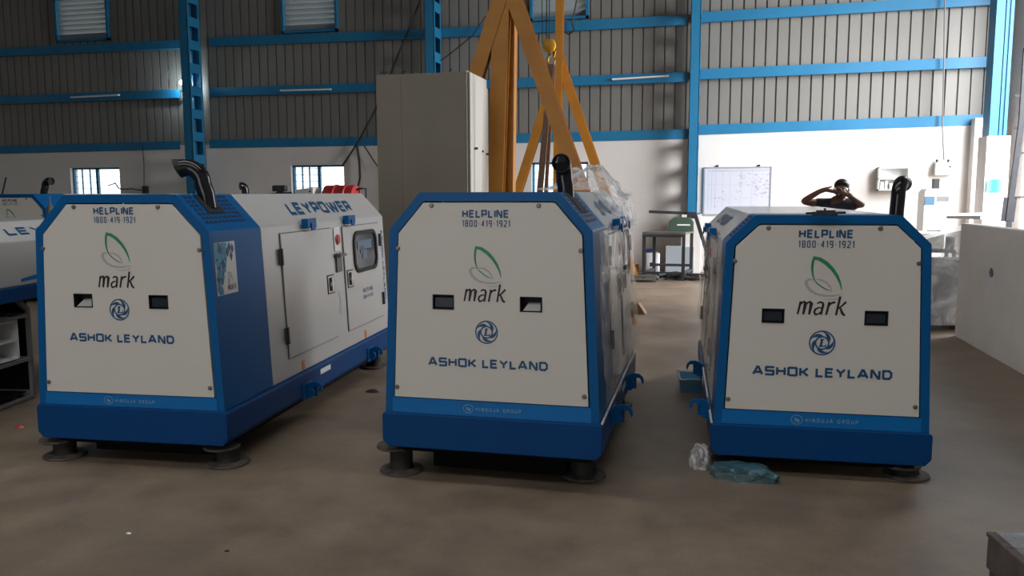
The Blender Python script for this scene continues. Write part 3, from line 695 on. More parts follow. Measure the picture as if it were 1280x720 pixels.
A1 = dict(x=-3.107, y=3.814, a=.077, Ws=1.025, Wb=1.116, Wt=.660, zb=.136, zt=.327, zp=.401, zs=1.296, zr=1.493, Lb=.585, L=2.88,
 vz=.918, vu=(-.244, .205), open=(1, 0), u0=-.028, ts=1.0, zh=1.405, zleaf=1.285, lk=.98, zmark=1.028, ze=.872, za=.714,
 grille=(1,), ex_s=1, ex_v=.25, ex_u=.375, ex_dir=(-1, -.25), ex_h=.108, ex_l=.03, ex_r=.047, ex_rb=.085, lean=-.03, dv=(.83, 1.665, 1.89, 2.72), dz0=.452, dz1=1.243, hz=(1.10, .60),
 lz=.845, win=(2.11, 2.60), wz=(.90, 1.17), rz=1.155, tx=(1.15, 2.36), clips=(1.25, 2.01), st=(.03, .255, .95, 1.235), stk=(1.036, 2.26),
 hooks=((1.04, .20), (2.30, .20)), feet=((-.50, .10), (.50, .12), (-.46, 2.7), (.46, 2.7)))
A2 = dict(x=-1.10, y=3.962, a=.012, Ws=1.041, Wb=1.126, Wt=.712, zb=.175, zt=.357, zp=.441, zs=1.312, zr=1.5, Lb=.52, L=1.93, gc=4,
 vz=.947, vu=(-.236, .218), open=(0, 1), u0=-.010, ts=1.0, zh=1.392, zleaf=1.228, lk=.97, zmark=.99, ze=.80, za=.638,
 grille=(1,), ex_s=1, ex_v=.22, ex_u=.353, ex_dir=(0, -1), ex_h=.125, ex_l=.0, ex_r=.042, lean=-.012, slash=.1, dv=(.58, 1.09, 1.22, 1.78), dz0=.47, dz1=1.262, hz=(1.15, .685),
 lz=.935, win=(1.34, 1.66), wz=(.98, 1.22), rz=1.15, tx=(.80, 1.55), clips=(.93, 1.40), st=(.27, .50, 1.02, 1.25), stk=(.75, 1.5),
 hooks=((.45, .29), (1.25, .29)), feet=((-.53, .13), (.45, .26), (-.46, 1.75), (.46, 1.75)))
A3 = dict(x=.545, y=4.466, a=.048, Ws=.993, Wb=1.068, Wt=.704, zb=.099, zt=.27, zp=.352, zs=1.235, zr=1.379, Lb=.31, L=2.52, gc=1,
 vz=.858, vu=(-.25, .253), open=(0, 0), u0=-.003, ts=1.10, zh=1.283, zleaf=1.164, lk=1.06, zmark=.908, ze=.723, za=.567,
 grille=(-1,), ex_s=1, ex_v=.25, ex_u=.385, ex_dir=(.45, .9), ex_h=.14, ex_l=.03, ex_r=.036, lean=.005, slash=.1, side=-1, dv=(.75, 1.35, 1.52, 2.20), dz0=.40, dz1=1.19, hz=(1.05, .55),
 lz=.745, win=(1.65, 2.05), wz=(.90, 1.13), rz=1.08, tx=(1.0, 1.9), clips=(1.1, 1.9), st=(.03, .20, .95, 1.17), stk=(.95, 1.9),
 hooks=((.30, .27), (1.53, .24)), feet=((-.42, .22), (.47, .14), (-.42, 2.3), (.42, 2.3)))
G1 = genset(A1, 'left generator set, its long white right side and control window showing')
G2 = genset(A2, 'middle generator set in front of the yellow crane, exhaust mouth facing forward')
G3 = genset(A3, 'right generator set with clear film on its left side and a person behind it')
# far-left generator seen over the shoulder of the first
p = at(14, 239, Y=9.4)
A4 = dict(A1); A4.update(x=p.x-.0, y=9.4, a=.06, ex_dir=(1, -.2), ex_u=.25, ex_s=1, lean=.03, ex_v=.3, ex_h=.14, slash=.1, L=2.4, dv=(.83, 1.3, 1.5, 2.2), win=(1.6, 2.0), tx=(.9, 2.0), clips=(1, 1.8), stk=(.9, 1.8), hooks=((1.0, .2), (2.0, .2)), feet=((-.50, .10), (.50, .12), (-.46, 2.2), (.46, 2.2)), grille=())
G4 = genset(A4, 'most distant generator set, partly seen above the white hood at the far left')

# clear film on the middle and right sets
def film_side(cfg, s, v0, v1, z0, z1, name, mt, label, cat, off=.028):
    g = cfg; Ws, Wb, zt, zs = g['Ws']/2, g['Wb']/2, g['zt'], g['zs']; rnd = random.Random(9)
    q = MB(); nu, nz = 26, 18; i = 0
    for a in range(nu+1):
        for b in range(nz+1):
            v = v0 + (v1-v0)*a/nu; z = z0 + (z1-z0)*b/nz; w = Wb + (Ws-Wb)*(z-zt)/(zs-zt)
            q.v.append(Vector((s*(w+off+.008*math.sin(9*v+5*z)+rnd.uniform(0, .008)), v, z + (.02*math.sin(7*v) if b == 0 else 0))))
    for a in range(nu):
        for b in range(nz): k = a*(nz+1)+b; q.f.append((k, k+1, k+nz+2, k+nz+1))
    o = q.build(name, mt, smooth=80); o.location = (g['x'], g['y'], 0); o.rotation_euler = (0, 0, g['a']); tag(o, label, cat); return o
film_side(A2, 1, .02, 1.95, .40, 1.31, 'plastic_film', 'film_thin', 'thin clear film stretched over the right side of the middle generator', 'plastic film')
film_side(A3, -1, .02, 2.5, .50, 1.24, 'plastic_film', 'film_thin', 'thin clear film hanging on the left side of the right generator', 'plastic film')
def edge_glare(cfg, s, v0, v1, name, label):  # white tube stands for the glare and bunched film along the base ledge
    g = cfg; Wb = g['Wb']/2; q = MB(); z = g['zt']+.006
    q.tube([(s*(Wb+.012), v0, z+.0), (s*(Wb+.012), (v0+v1)/2, z+.004), (s*(Wb+.012), v1, z)], .0065, 8)
    o = q.build(name, 'label'); o.location = (g['x'], g['y'], 0); o.rotation_euler = (0, 0, g['a']); tag(o, label, 'glare strip'); return o
edge_glare(A2, 1, .0, 1.9, 'ledge_glare', 'white strip shaped as the glare on the right base ledge of the middle generator')
edge_glare(A3, -1, .0, 1.4, 'ledge_glare', 'white strip shaped as the glare of film on the left base ledge of the right generator')
# heap of film on the rear of the middle set
def crumple(name, mt, c, sx, sy, sz, seed, label, cat, n=22, rot=0, flat=.0, rough=.16):
    rnd = random.Random(seed); q = MB(); ph = [rnd.uniform(0, 6.28) for _ in range(12)]
    rings = []
    for a in range(n+1):
        th = math.pi/2*a/n; ring = []
        for b in range(n*2):
            f = 2*math.pi*b/(n*2); k = 1 + rough*(math.sin(3*f+ph[0]+4*th) + .7*math.sin(7*f+ph[1]-6*th) + .5*math.sin(11*f+ph[2]+9*th)) + rnd.uniform(-.04, .04)
            r_ = math.cos(th)**.6; h = math.sin(th)**.8
            ring.append((sx*r_*math.cos(f)*k, sy*r_*math.sin(f)*k, max(0, sz*h*(1+rough*math.sin(5*f+ph[3])*math.cos(th)*1.2))))
        rings.append(ring)
    q.loft(rings, False, True); o = q.build(name, mt, smooth=35); o.location = c; o.rotation_euler = (0, 0, rot); tag(o, label, cat); return o
crumple('crumpled_film', 'film_teal', (.545-.38, 4.37, 0), .17, .07, .085, 8, 'teal-tinted plastic packing under the front left corner of the right generator', 'plastic film', rot=-.1, rough=.1)
crumple('crumpled_film', 'film', (.545-.60, 4.55, 0), .055, .10, .11, 11, 'small white film scrap on the floor beside the right generator base', 'plastic film', rough=.1)
# film draped over the rear right of the middle roof
rnd = random.Random(17); q = MB(); prf = [(-.02, 1.503), (.06, 1.55), (.15, 1.62), (.24, 1.665), (.32, 1.66), (.39, 1.62), (.45, 1.55), (.50, 1.47), (.535, 1.40), (.552, 1.33), (.556, 1.27)]
nv = 30; fine = []
for k in range(len(prf)-1):
    for j in range(3): t = j/3; fine.append((prf[k][0]*(1-t)+prf[k+1][0]*t, prf[k][1]*(1-t)+prf[k+1][1]*t))
fine.append(prf[-1])
def roof_at(u): return 1.500 if u < .356 else 1.500 - (u-.356)*(1.5-1.312)/(.5205-.356)
for a in range(nv+1):
    v = 1.18 + .78*a/nv; fade = min(1, (a/nv)*2.2)**.8
    for k, (u, z) in enumerate(fine):
        base = roof_at(u) + .012 if u < .52 else z
        zz = base + max(0, z-base)*fade; n = .016*math.sin(23*u+11*v) + .012*math.sin(41*u-29*v+1) + rnd.uniform(-.007, .007)
        uu = u + (.012*math.sin(31*v+9*u)+.006 if u > .5 else .010*math.sin(19*v))
        q.v.append(Vector((uu if u < .5 else max(uu, .535), v + .008*math.sin(40*u), max(base, zz + n*fade) if u < .52 else zz + n)))
nk = len(fine)
for a in range(nv):
    for k in range(nk-1): i_ = a*nk+k; q.f.append((i_, i_+1, i_+nk+1, i_+nk))
o = q.build('crumpled_film', 'film', smooth=30); o.location = (-1.10, 3.962, 0); o.rotation_euler = (0, 0, .012); tag(o, 'crumpled clear plastic film heaped over the rear roof edge of the middle generator', 'plastic film')
# blue tub on the floor behind the hooks
p = at(864, 487, Z=0); t = empty('plastic_tub', (p.x, p.y, 0), .1, label='light blue plastic tub on the floor left of the right generator', cat='tub')
q = MB(); q.loft([[(-.085, -.12, 0), (.085, -.12, 0), (.085, .12, 0), (-.085, .12, 0)], [(-.10, -.14, .11), (.10, -.14, .11), (.10, .14, .11), (-.10, .14, .11)], [(-.085, -.125, .11), (.085, -.125, .11), (.085, .125, .11), (-.085, .125, .11)], [(-.07, -.10, .02), (.07, -.10, .02), (.07, .10, .02), (-.07, .10, .02)]]); q.build('tub_body', 'packet_blue', t)
q = MB(); q.tube([(-.10, -.15, .11), (.10, -.15, .11), (.10, .15, .11), (-.10, .15, .11), (-.10, -.15, .11)], .006, 6); q.build('tub_rim', 'film_thin', t)
# black clamp lying on the roof of the right set
p = at(1031, 264, Z=1.40); t = empty('roof_clamp', (p.x, p.y, 1.379), .05, label='black clamp lying on the roof of the right generator', cat='tool')
q = MB(); q.box(-.06, .06, -.02, .02, 0, .018); q.box(-.04, .05, -.015, .015, .018, .026); q.build('clamp_bar', 'dark_steel', t, bevel=.003)
q = MB(); q.tube([(-.09, 0, .010), (.10, .01, .014)], .006, 8); q.tube([(0, 0, .02), (0, 0, .036)], .006, 8); q.build('clamp_screw', 'dark_steel', t)

# ------------------------------------------------------------------ hood on a rack at far left
a5 = .15; ca, sa = math.cos(a5), math.sin(a5)
p = at(45, 498, Z=0)
t = empty('generator_hood', (p.x, p.y, 0), a5, label='white and blue generator hood raised on a dark steel rack, cropped by the left edge', cat='generator hood')
Lh = 2.3; y1, y0 = .35+.45, .35-Lh
def h5(a, b, c): return (c, a, b)
q = MB(); pr = [(.02, .845), (.02, 1.165), (-.16, 1.30), (-1.0, 1.30), (-1.1, 1.165), (-1.1, .845)]
q.loft([[(x, y0, z) for x, z in pr], [(x, y1, z) for x, z in pr]]); q.build('hood_shell', 'white_side', t, bevel=.01)
q = MB(); q.box(-1.14, .05, y0-.03, y1+.03, .745, .845); q.build('hood_base', 'blue_base', t, bevel=.006)
l5 = math.hypot(.18, .135); ex, ez = .18/l5, -.135/l5
f5 = lambda a, b, c: (-.16 + ex*(l5*.72-b) - ez*c, y0 + a, 1.30 + ez*(l5*.72-b) + ex*c)
v5 = at(-2, 290, X=p.x+.0)
q = MB(); lettering(q, 'LEYPOWER', f5, Lh-.47, 0, 1.25, .085, .24, .3, .002, .25); q.build('hood_lettering', 'blue_text', t)
q = MB(); q.strip([(y1-.9, .885), (y1-.5, .915), (y1-.2, .92), (y1, .905)], [.02, .05, .06, .05], lambda a, b, c: (c, a, b), .0225); q.build('blue_swoosh', 'blue_band', t)
rk = MB()
for y in (y0+.05, -.0):
    for x in (-.02, -1.05): rk.box(x-.013, x+.013, y-.013, y+.013, 0, .66 if x > -.5 else .745)
rk.beam((-.02, 0, .66), (-.02, -.10, .745), .03, .03)
for z in (.02, .30, .62):
    for x in (-.02, -1.05): rk.box(x-.011, x+.011, y0+.05, 0, z-.011, z+.011)
    for y in (y0+.05, 0): rk.box(-1.05, -.02, y-.014, y+.014, z-.014, z+.014)
rk.build('rack_frame', 'grey_frame', t)
q = MB(); q.box(-1.04, -.06, y0+.06, -.02, .05, .06); q.box(-.56, -.54, y0, -.02, .06, .745); q.box(-.56, -.05, .02, .04, .06, .745); q.build('rack_shade', 'black_matt', t)  # black sheets put in for the unlit inside of the rack
wbx = at(4, 440, X=p.x-.15)
bx = empty('pigeonhole_box', (p.x, p.y, 0), a5, label='white open-fronted box with two compartments standing inside the dark rack', cat='box')
q = MB(); Yb1 = -.07; Yb0 = -.55; xf = -.05
for z in (.314, .445, .585): q.box(-.40, xf, Yb0, Yb1, z, z+.012)
q.box(-.40, xf, Yb1-.012, Yb1, .314, .597); q.box(-.40, xf, Yb0, Yb0+.012, .314, .597); q.box(-.412, -.40, Yb0, Yb1, .314, .597)
q.build('box_shell', 'label', bx)
q = MB(); q.loft([[(xf, Yb0, .597), (xf, Yb1, .597), (-.40, Yb1, .597), (-.40, Yb0, .597)], [(xf-.03, Yb0, .650), (xf-.03, Yb1-.05, .625), (-.36, Yb1-.05, .625), (-.36, Yb0, .650)]]); q.build('box_lid', 'label', bx)

# ------------------------------------------------------------------ yellow gantry crane with hook
YN, YFr = 9.15, 13.9
cr = empty('gantry_crane', (-2.4, YN, 0), label='yellow painted A-frame gantry crane standing behind the middle generator', cat='crane')
def lc(px, py, Y): v = at(px, py, Y=Y); return Vector((v.x+2.4, Y-YN, v.z))
def down(p, q, z):
    t = (z-p.z)/(q.z-p.z); return p + (q-p)*t
# near frame
a, b = lc(628, 0, YN), lc(620, 237, YN)
MB().hbeam(down(a, b, .02), down(a, b, 4.75), .185, .10, .012).build('near_post', 'yellow', cr)
a, b = lc(640, 0, YN+.16), lc(637.5, 237, YN+.16)
MB().hbeam(down(a, b, .02), down(a, b, 4.75), .13, .10, .012, (0, 1, 0)).build('near_post', 'yellow', cr)
a, b = lc(646, 7, YN-.0), lc(724.5, 230, YN-.0)
MB().hbeam(down(a, b, .02), down(a, b, 4.0), .165, .12, .014).build('near_leg', 'yellow', cr)
a, b = lc(626, 0, YN), lc(596, 95, YN)
MB().hbeam(down(a, b, .02), down(a, b, 3.85), .165, .12, .014).build('near_leg', 'yellow', cr)
q = MB()
for pa in ((620, 237), (724.5, 230)): pass
q.box(-1.15, 1.25, -.11, .11, 0, .03); q.build('ground_plate', 'yellow', cr)
q = MB(); q.loft([[(-.10, -.10, 0), (.14, -.10, 0), (.14, .12, 0), (-.10, .12, 0)], [(-.10, -.08, .13), (.05, -.08, .13), (.05, .10, .13), (-.10, .10, .13)]]); o = q.build('timber_wedge', 'wood', bevel=.004); o.location = (-.96, 10.25, 0); tag(o, 'brown timber wedge on the floor behind the middle generator', 'timber')
# far frame
a, b = lc(700, 0, YFr), lc(696.5, 235, YFr)
MB().hbeam(down(a, b, .02), down(a, b, 4.75), .125, .12, .012).build('far_post', 'yellow', cr)
a, b = lc(699.5, 75, YFr+.1), lc(744, 205, YFr+.1)
MB().hbeam(down(a, b, .02), down(a, b, 3.85), .15, .11, .012).build('far_leg', 'yellow', cr)
a, b = lc(692, 100, YFr), lc(650.5, 230, YFr)
MB().hbeam(down(a, b, .02), down(a, b, 3.75), .15, .11, .012).build('far_leg', 'yellow', cr)
MB().hbeam((.02, -.4, 4.85), (.02, YFr-YN+.5, 4.85), .16, .22, .014).build('top_beam', 'yellow', cr)
hk = lc(686.5, 57, 11.2); hq = at(686.5, 57, Y=11.2)
h = empty('chain_hoist', (hq.x, hq.y, hq.z), label='yellow hook block hanging on black chains between the crane posts', cat='hoist')
q = MB(); q.lathe((0, 0, 0), [(.06, -.045), (.088, -.03), (.092, 0), (.088, .03), (.06, .045)], 24, 'y'); q.build('hook_block', 'hook_yellow', h, smooth=40)
q = MB()
for dx in (-.04, .0): q.tube([(dx, 0, .08), (dx*.7, 0, 4.75-hq.z)], .007, 6)
q.tube([(-.09, 0, -.02), (-.10, 0, .5), (-.08, 0, 1.8)], .005, 6); q.build('hoist_chain', 'cable', h)
q = MB(); pts = [(0.02, -.02, -.06), (.04, -.02, -.12), (-.01, -.02, -.16), (-.02, -.02, -.21), (.005, -.02, -.26), (.04, -.02, -.28), (.07, -.02, -.25), (.085, -.02, -.20)]
q.tube(pts, [.016, .016, .018, .020, .022, .02, .015, .008], 10); q.tube([(.05, -.02, -.06), (.09, -.02, -.09), (.07, -.02, -.16)], .010, 8); q.build('hook', 'hook_yellow', h, smooth=50)
q = MB(); q.box(-.10, .08, -.10, .10, 4.55-hq.z, 4.75-hq.z); q.build('trolley', 'hook_yellow', h)
# webbing sling
p0, p1 = at(689, 80, Y=11.15), at(675, 237, Y=11.0)
q = MB(); q.beam(p0, p1, .085, .012); q.beam(p0 + Vector((.03, .03, 0)), p1 + Vector((.06, .05, -.2)), .05, .012); q.beam(p1, p1-Vector((.02, 0, p1.z-.02)), .085, .012)
tag(q.build('lifting_sling', 'strap'), 'worn brown webbing sling hanging from the yellow hook', 'sling')

# ------------------------------------------------------------------ tall grey enclosure
p = at(470, 100, Y=8.2); q_ = at(588, 100, Y=8.2); X0, X1 = p.x, q_.x; top = at(530, 91.5, Y=8.2).z
en = empty('sheet_metal_enclosure', (X0, 8.2, 0), label='tall grey sheet-metal enclosure standing behind the left and middle generators', cat='enclosure')
w = X1-X0
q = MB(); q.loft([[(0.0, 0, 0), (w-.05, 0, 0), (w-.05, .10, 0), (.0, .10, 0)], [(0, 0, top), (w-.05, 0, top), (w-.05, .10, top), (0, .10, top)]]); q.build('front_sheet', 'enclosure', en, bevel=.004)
q = MB(); q.box(0.26, 0.275, -.004, 0, 0, top-.03); q.build('fold_line', 'enclosure', en)
for k in range(3):
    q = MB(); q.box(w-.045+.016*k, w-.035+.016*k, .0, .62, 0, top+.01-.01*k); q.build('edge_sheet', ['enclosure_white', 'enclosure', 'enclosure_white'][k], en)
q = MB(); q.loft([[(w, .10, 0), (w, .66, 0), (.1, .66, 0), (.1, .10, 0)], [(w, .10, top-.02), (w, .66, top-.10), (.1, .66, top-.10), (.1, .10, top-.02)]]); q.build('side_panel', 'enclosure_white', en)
q = MB(); q.loft([[(w+.003, .16, top-.06), (w+.03, .34, top-.06), (w+.012, .36, top-.06), (w+.003, .36, top-.06)], [(w+.003, .08, .1), (w+.03, .20, .1), (w+.012, .22, .1), (w+.003, .22, .1)]]); q.build('bent_flange', 'enclosure_white', en)
for (y, z) in ((.14, 1.95), (.36, 1.93), (.58, 1.91)):
    MB().lathe((w+.002, y, z), [(.012, 0), (.012, .03), (.006, .032)], 10, 'x').build('bolt', 'dark_steel', en)
q = MB()
for x in (.05, .1, .28, .30, .8): q.tube([(x, .01, top), (x+.01, .01, top+.035), (x+.03, .01, top+.02)], .006, 6)
q.build('wire_tie', 'cable', en)
# cables from the girt
def cable(pts, label, name='cable', r=.012, m='cable'):
    q = MB(); P = [Vector(p) for p in pts]; out = []
    for k in range(len(P)-1):
        for j in range(6): t = j/6; out.append(P[k].lerp(P[k+1], t) - Vector((0, 0, .06*math.sin(math.pi*t)*(P[k]-P[k+1]).length*.2)))
    out.append(P[-1]); q.tube(out, r, 6); return tag(q.build(name, m), label, 'cable', 'loose cables on the back wall')
B_ = BACK - .10
cable([at(527, -4, Y=B_), at(497, 70, Y=B_), at(470, 135, Y=B_), at(447, 178, Y=B_), at(428, 207, Y=B_)], 'long black cable running down diagonally to the window behind the left generator', r=.018)
cable([at(446, 180, Y=B_), at(449, 200, Y=B_), at(450, 222, Y=B_), at(447, 236, Y=B_)], 'black cable hanging straight down beside the window behind the left generator', r=.022)
cable([at(455, 182, Y=B_), at(472, 208, Y=B_)], 'thin black cable slanting right towards the tall grey enclosure', r=.012)
cable([at(607, 20, Y=B_), at(590, 45, Y=B_), at(548, 78, Y=B_)], 'thin black cable sloping from the crane post to the blue column', r=.012)
cable([at(706, 28, Y=B_), at(703, 38, Y=B_), at(711, 43, Y=B_), at(718, 38, Y=B_), at(715, 28, Y=B_), at(721, 0, Y=B_)], 'looped black cable on the top girt right of the crane', r=.014)
cable([at(178, 180, Y=B_), at(180, 205, Y=B_), at(180, 232, Y=B_)], 'thin cable dropping to the switch right of the leftmost window', r=.008)
cable([at(180, 238, Y=B_), at(165, 236, Y=B_), at(149, 236, Y=B_), at(144, 229, Y=B_), at(135, 232, Y=B_)], 'black cable looping in front of the leftmost window', r=.014)
cable([at(1181, -5, Y=B_), at(1180, 80, Y=B_), at(1178, 160, Y=B_), at(1180, 200, Y=B_)], 'pale conduit running down to the white meter box', r=.012, m='grey_frame')
q = MB(); p = at(180, 237, Y=B_); q.box(-.05, .05, 0, .10, -.08, .08); q.box(-.02, .02, -.02, 0, -.03, .03); o = q.build('wall_switch', 'dark_steel', bevel=.006); o.location = p; tag(o, 'small black wall switch right of the leftmost window', 'switch')
# tube lamps and the lit lamp
for (x0, y0, x1, y1, lab) in ((88, 121.5, 148, 118.5, 'unlit tube lamp on the girt at the far left'), (350, 113, 413, 111.5, 'unlit tube lamp on the girt above the left generator'), (765, 99, 836, 94.5, 'unlit tube lamp on the girt right of the yellow crane')):
    a, b = at(x0, y0, Y=BACK-.09), at(x1, y1, Y=BACK-.09); t = empty('tube_lamp', a, label=lab, cat='lamp', group='tube lamps on the middle girt')
    d = b-a; q = MB(); q.beam((0, .035, 0), d+Vector((0, .035, 0)), .035, .03, (0, 0, 1)); q.build('lamp_batten', 'label', t)
    q = MB(); q.tube([(0, 0, 0), d], .013, 10); q.build('tube', 'tube_white', t)
p = at(226.5, 103, Y=BACK-.28)
t = empty('wall_lamp', p, label='small bright lit lamp at the blue column above the left generator', cat='lamp')
q = MB(); q.lathe((0, 0, 0), [(.01, -.03), (.04, -.02), (.055, .02), (.03, .05)], 16, 'x'); q.build('bulb', 'lamp_white', t, smooth=40)
q = MB(); q.tube([(.03, 0, .0), (.08, .04, .02), (.14, .04, .03)], .012, 8); q.build('lamp_arm', 'dark_steel', t)
l = bpy.data.lights.new('wall_lamp_light', 'POINT'); l.energy = 26; l.color = (.8, .95, 1); l.shadow_soft_size = .05; o = bpy.data.objects.new('wall_lamp_light', l); COL.objects.link(o); o.location = p + Vector((-.10, .08, -.02))

# ------------------------------------------------------------------ things on the far bench behind the left generator
YB = 12.2
b0, b1 = at(285, 245, Y=YB).x, at(462, 245, Y=YB).x
bn = empty('workbench', ((b0+b1)/2, YB, 0), label='long dark storage bench behind the left generator, carrying the red drum', cat='bench')
hw = (b1-b0)/2; ZB = 1.20
MB().box(-hw, hw, -.4, .4, ZB-.04, ZB).build('bench_top', 'dark_steel', bn)
for x in (-hw+.05, hw-.05):
    for y in (-.35, .35): MB().box(x-.03, x+.03, y-.03, y+.03, 0, ZB-.04).build('leg', 'dark_steel', bn)
MB().box(-hw, hw, -.38, .38, .5, .53).build('shelf', 'dark_steel', bn)
p = at(427, 240, Y=YB); t = empty('cable_drum', (p.x, YB, ZB), label='red drum lying on its side on the bench in front of the middle window', cat='drum')
q = MB(); q.lathe((0, 0, .215), [(.17, -.26), (.20, -.25), (.20, -.10), (.215, -.09), (.215, -.07), (.20, -.06), (.20, .08), (.215, .09), (.215, .11), (.20, .12), (.20, .25), (.17, .26)], 28, 'x'); q.build('drum_shell', 'red', t, smooth=40)
q = MB(); q.tube([(.25, 0, .34), (.30, 0, .36), (.42, 0, .36), (.42, 0, .0)], .018, 8); q.tube([(.30, 0, .36), (.30, 0, .0)], .012, 8); q.build('drum_bracket', 'dark_steel', t)
p = at(385, 240, Y=YB-.1); t = empty('control_box', (p.x, YB-.1, ZB), label='light grey box beside the red drum on the far bench', cat='box')
q = MB(); q.loft([[(-.16, -.12, 0), (.16, -.12, 0), (.16, .12, 0), (-.16, .12, 0)], [(-.15, -.12, .35), (.15, -.12, .38), (.15, .12, .38), (-.15, .12, .35)]]); q.build('box_body', 'paper', t, bevel=.008)
q = MB(); q.lathe((.10, -.125, .32), [(.015, 0), (.015, -.01)], 10, 'y'); q.box(-.03, -.01, -.123, -.12, .18, .28); q.build('box_knob', 'dark_steel', t)
p = at(350, 238, Y=YB); t = empty('bench_vice', (p.x, YB, ZB), label='black vice-like clamp on the far bench left of the grey box', cat='vice')
q = MB(); q.lathe((0, 0, 0), [(.09, 0), (.09, .03), (.05, .06), (.05, .29)], 18); q.build('vice_base', 'dark_steel', t, smooth=40)
q = MB(); q.box(-.12, .12, -.05, .05, .32, .42); q.box(-.06, .06, -.04, .04, .28, .32); q.build('vice_jaw', 'dark_steel', t, bevel=.02)
q = MB(); q.tube([(-.26, -.06, .27), (.24, -.06, .30)], .016, 8); q.build('vice_handle', 'dark_steel', t)
p = at(366, 238, Y=YB-.2); q = MB(); q.lathe((0, 0, 0), [(.04, 0), (.04, .25), (.02, .27), (.02, .29)], 14); o = q.build('red_bottle', 'red', smooth=40); o.location = (p.x, YB-.2, ZB); tag(o, 'small red bottle between the black vice and the grey box', 'bottle')
p = at(307, 240, Y=YB-.1); t = MB(); t.tube([(0, 0, 0), (0, 0, .30), (-.005, 0, .36), (-.02, -.01, .395), (-.045, -.03, .41), (-.06, -.05, .41)], [.06, .06, .06, .062, .064, .066], 14); o = t.build('exhaust_elbow', 'black_gloss', smooth=50); o.location = (p.x, YB-.1, ZB); tag(o, 'loose black exhaust elbow standing on the left end of the far bench', 'pipe')
# dark dome and lever seen in the leftmost window
YQ = 13.0
p = at(105, 246, Y=YQ)
t = empty('drill_machine', (p.x, YQ, 0), label='dark round-topped machine in front of the leftmost window', cat='machine')
MB().box(-.20, .20, -.2, .2, 0, 1.20).build('machine_body', 'dark_steel', t, bevel=.02)
MB().lathe((0, 0, 1.2), [(.20, 0), (.20, .05), (.15, .12), (.08, .155), (.02, .165)], 22).build('machine_dome', 'dark_steel', t, smooth=50)
p = at(4, 222, Y=12.0); q = MB(); q.tube([(p.x-.25, 12, 0), (p.x-.06, 12, 1.45), (p.x+.06, 12, 1.78)], .014, 8); tag(q.build('leaning_rod', 'cable'), 'thin dark rod leaning upright at the far left edge', 'rod')
p = at(62, 246, Y=9.0); t = MB(); t.lathe((0, 0, 0), [(.05, 0), (.05, 1.30), (.03, 1.34), (.008, 1.38), (.008, 1.47)], 14); o = t.build('valve_stand', 'scrap', smooth=40); o.location = (p.x, 9.0, 0); tag(o, 'slim grey valve stand between the two left generators', 'valve')

# ------------------------------------------------------------------ whiteboard, shelf, meter, cabinet on the back wall
a, b, c = at(881, 210, Y=BACK-.04), at(964, 209.5, Y=BACK-.04), at(879, 268, Y=BACK-.04)
wd, hh = b.x-a.x, a.z-c.z
t = empty('whiteboard', (a.x, BACK, c.z), label='white planning board with faint columns and notes on the back wall', cat='whiteboard')
MB().box(0, wd, -.03, 0, 0, hh).build('board_surface', 'board', t)
q = MB()
for (x0, x1, z0, z1) in ((-.015, .01, -.015, hh+.015), (wd-.01, wd+.015, -.015, hh+.015), (0, wd, -.015, .01), (0, wd, hh-.01, hh+.015)): q.box(x0, x1, -.038, -.0, z0, z1)
q.build('board_frame', 'louvre_grey', t)
q = MB(); rnd = random.Random(12)
fbd = lambda a, b, c: (a, -.031-c, b)
for k in (1, 2, 3, 5, 7, 10, 13): q.strip([(wd*k/18, hh*.08), (wd*k/18, hh*.93)], .0022, fbd, .0)
for k in range(0, 12, 4): q.strip([(wd*.04, hh*(.92-.07*k)), (wd*.80, hh*(.92-.07*k))], .0014, fbd, .0002)
q.strip([(wd*.04, hh*.94), (wd*.97, hh*.94)], .006, fbd, .0003)
for k in range(95):
    if k < 55: x = wd*(.70+.27*rnd.random()); z = hh*(.35+.55*rnd.random())
    elif k < 75: x = wd*(.48+.2*rnd.random()); z = hh*(.60+.30*rnd.random())
    else: x = wd*(.1+.7*rnd.random()); z = hh*(.12+.5*rnd.random())
    n = rnd.randint(2, 6); pts = [(min(wd-.01, x+j*.011), z+rnd.uniform(-.008, .008)) for j in range(n)]
    q.strip(pts, .006, fbd, .0004)
q.build('handwriting', 'ink', t)
for px in (897, 949): 
    v = at(px, 206, Y=BACK-.02); MB().lathe((v.x-a.x, -.0, hh+.035), [(.022, 0), (.022, -.03), (.01, -.04)], 12, 'y').build('hanging_stud', 'dark_steel', t)
a, b = at(1099, 209, Y=BACK-.22), at(1136, 238, Y=BACK-.22); wd, hh = b.x-a.x, a.z-b.z
t = empty('wall_shelf', (a.x, BACK, b.z), label='small open two-tier shelf box on the white wall near the right exhaust', cat='shelf')
q = MB(); q.box(0, .02, -.2, 0, 0, hh); q.box(wd-.02, wd, -.2, 0, 0, hh); q.box(0, wd, -.02, 0, 0, hh)
for z in (0, hh/2-.01, hh-.02): q.box(0, wd, -.2, 0, z, z+.02)
q.build('shelf_box', 'paper', t)
for k, (x, w_, h_, m_) in enumerate(((.05, .05, .13, 'label'), (.12, .04, .15, 'label'), (.2, .09, .10, 'paper'), (.32, .05, .12, 'label'))):
    q = MB(); q.box(a.x+x, a.x+x+w_, BACK-.15, BACK-.05, b.z+.02, b.z+.02+h_); tag(q.build('binder', m_, bevel=.004), ['leftmost slim white binder on the lower tier of the wall shelf', 'second white binder on the lower tier of the wall shelf', 'wide pale box on the lower tier of the wall shelf', 'rightmost white binder on the lower tier of the wall shelf'][k], 'binder', 'binders on the wall shelf')
a, b = at(1170, 203, Y=BACK-.12), at(1191, 219, Y=BACK-.12); wd, hh = b.x-a.x, a.z-b.z
t = empty('meter_box', (a.x, BACK, b.z), label='white meter box fed by a conduit on the back wall at right', cat='meter')
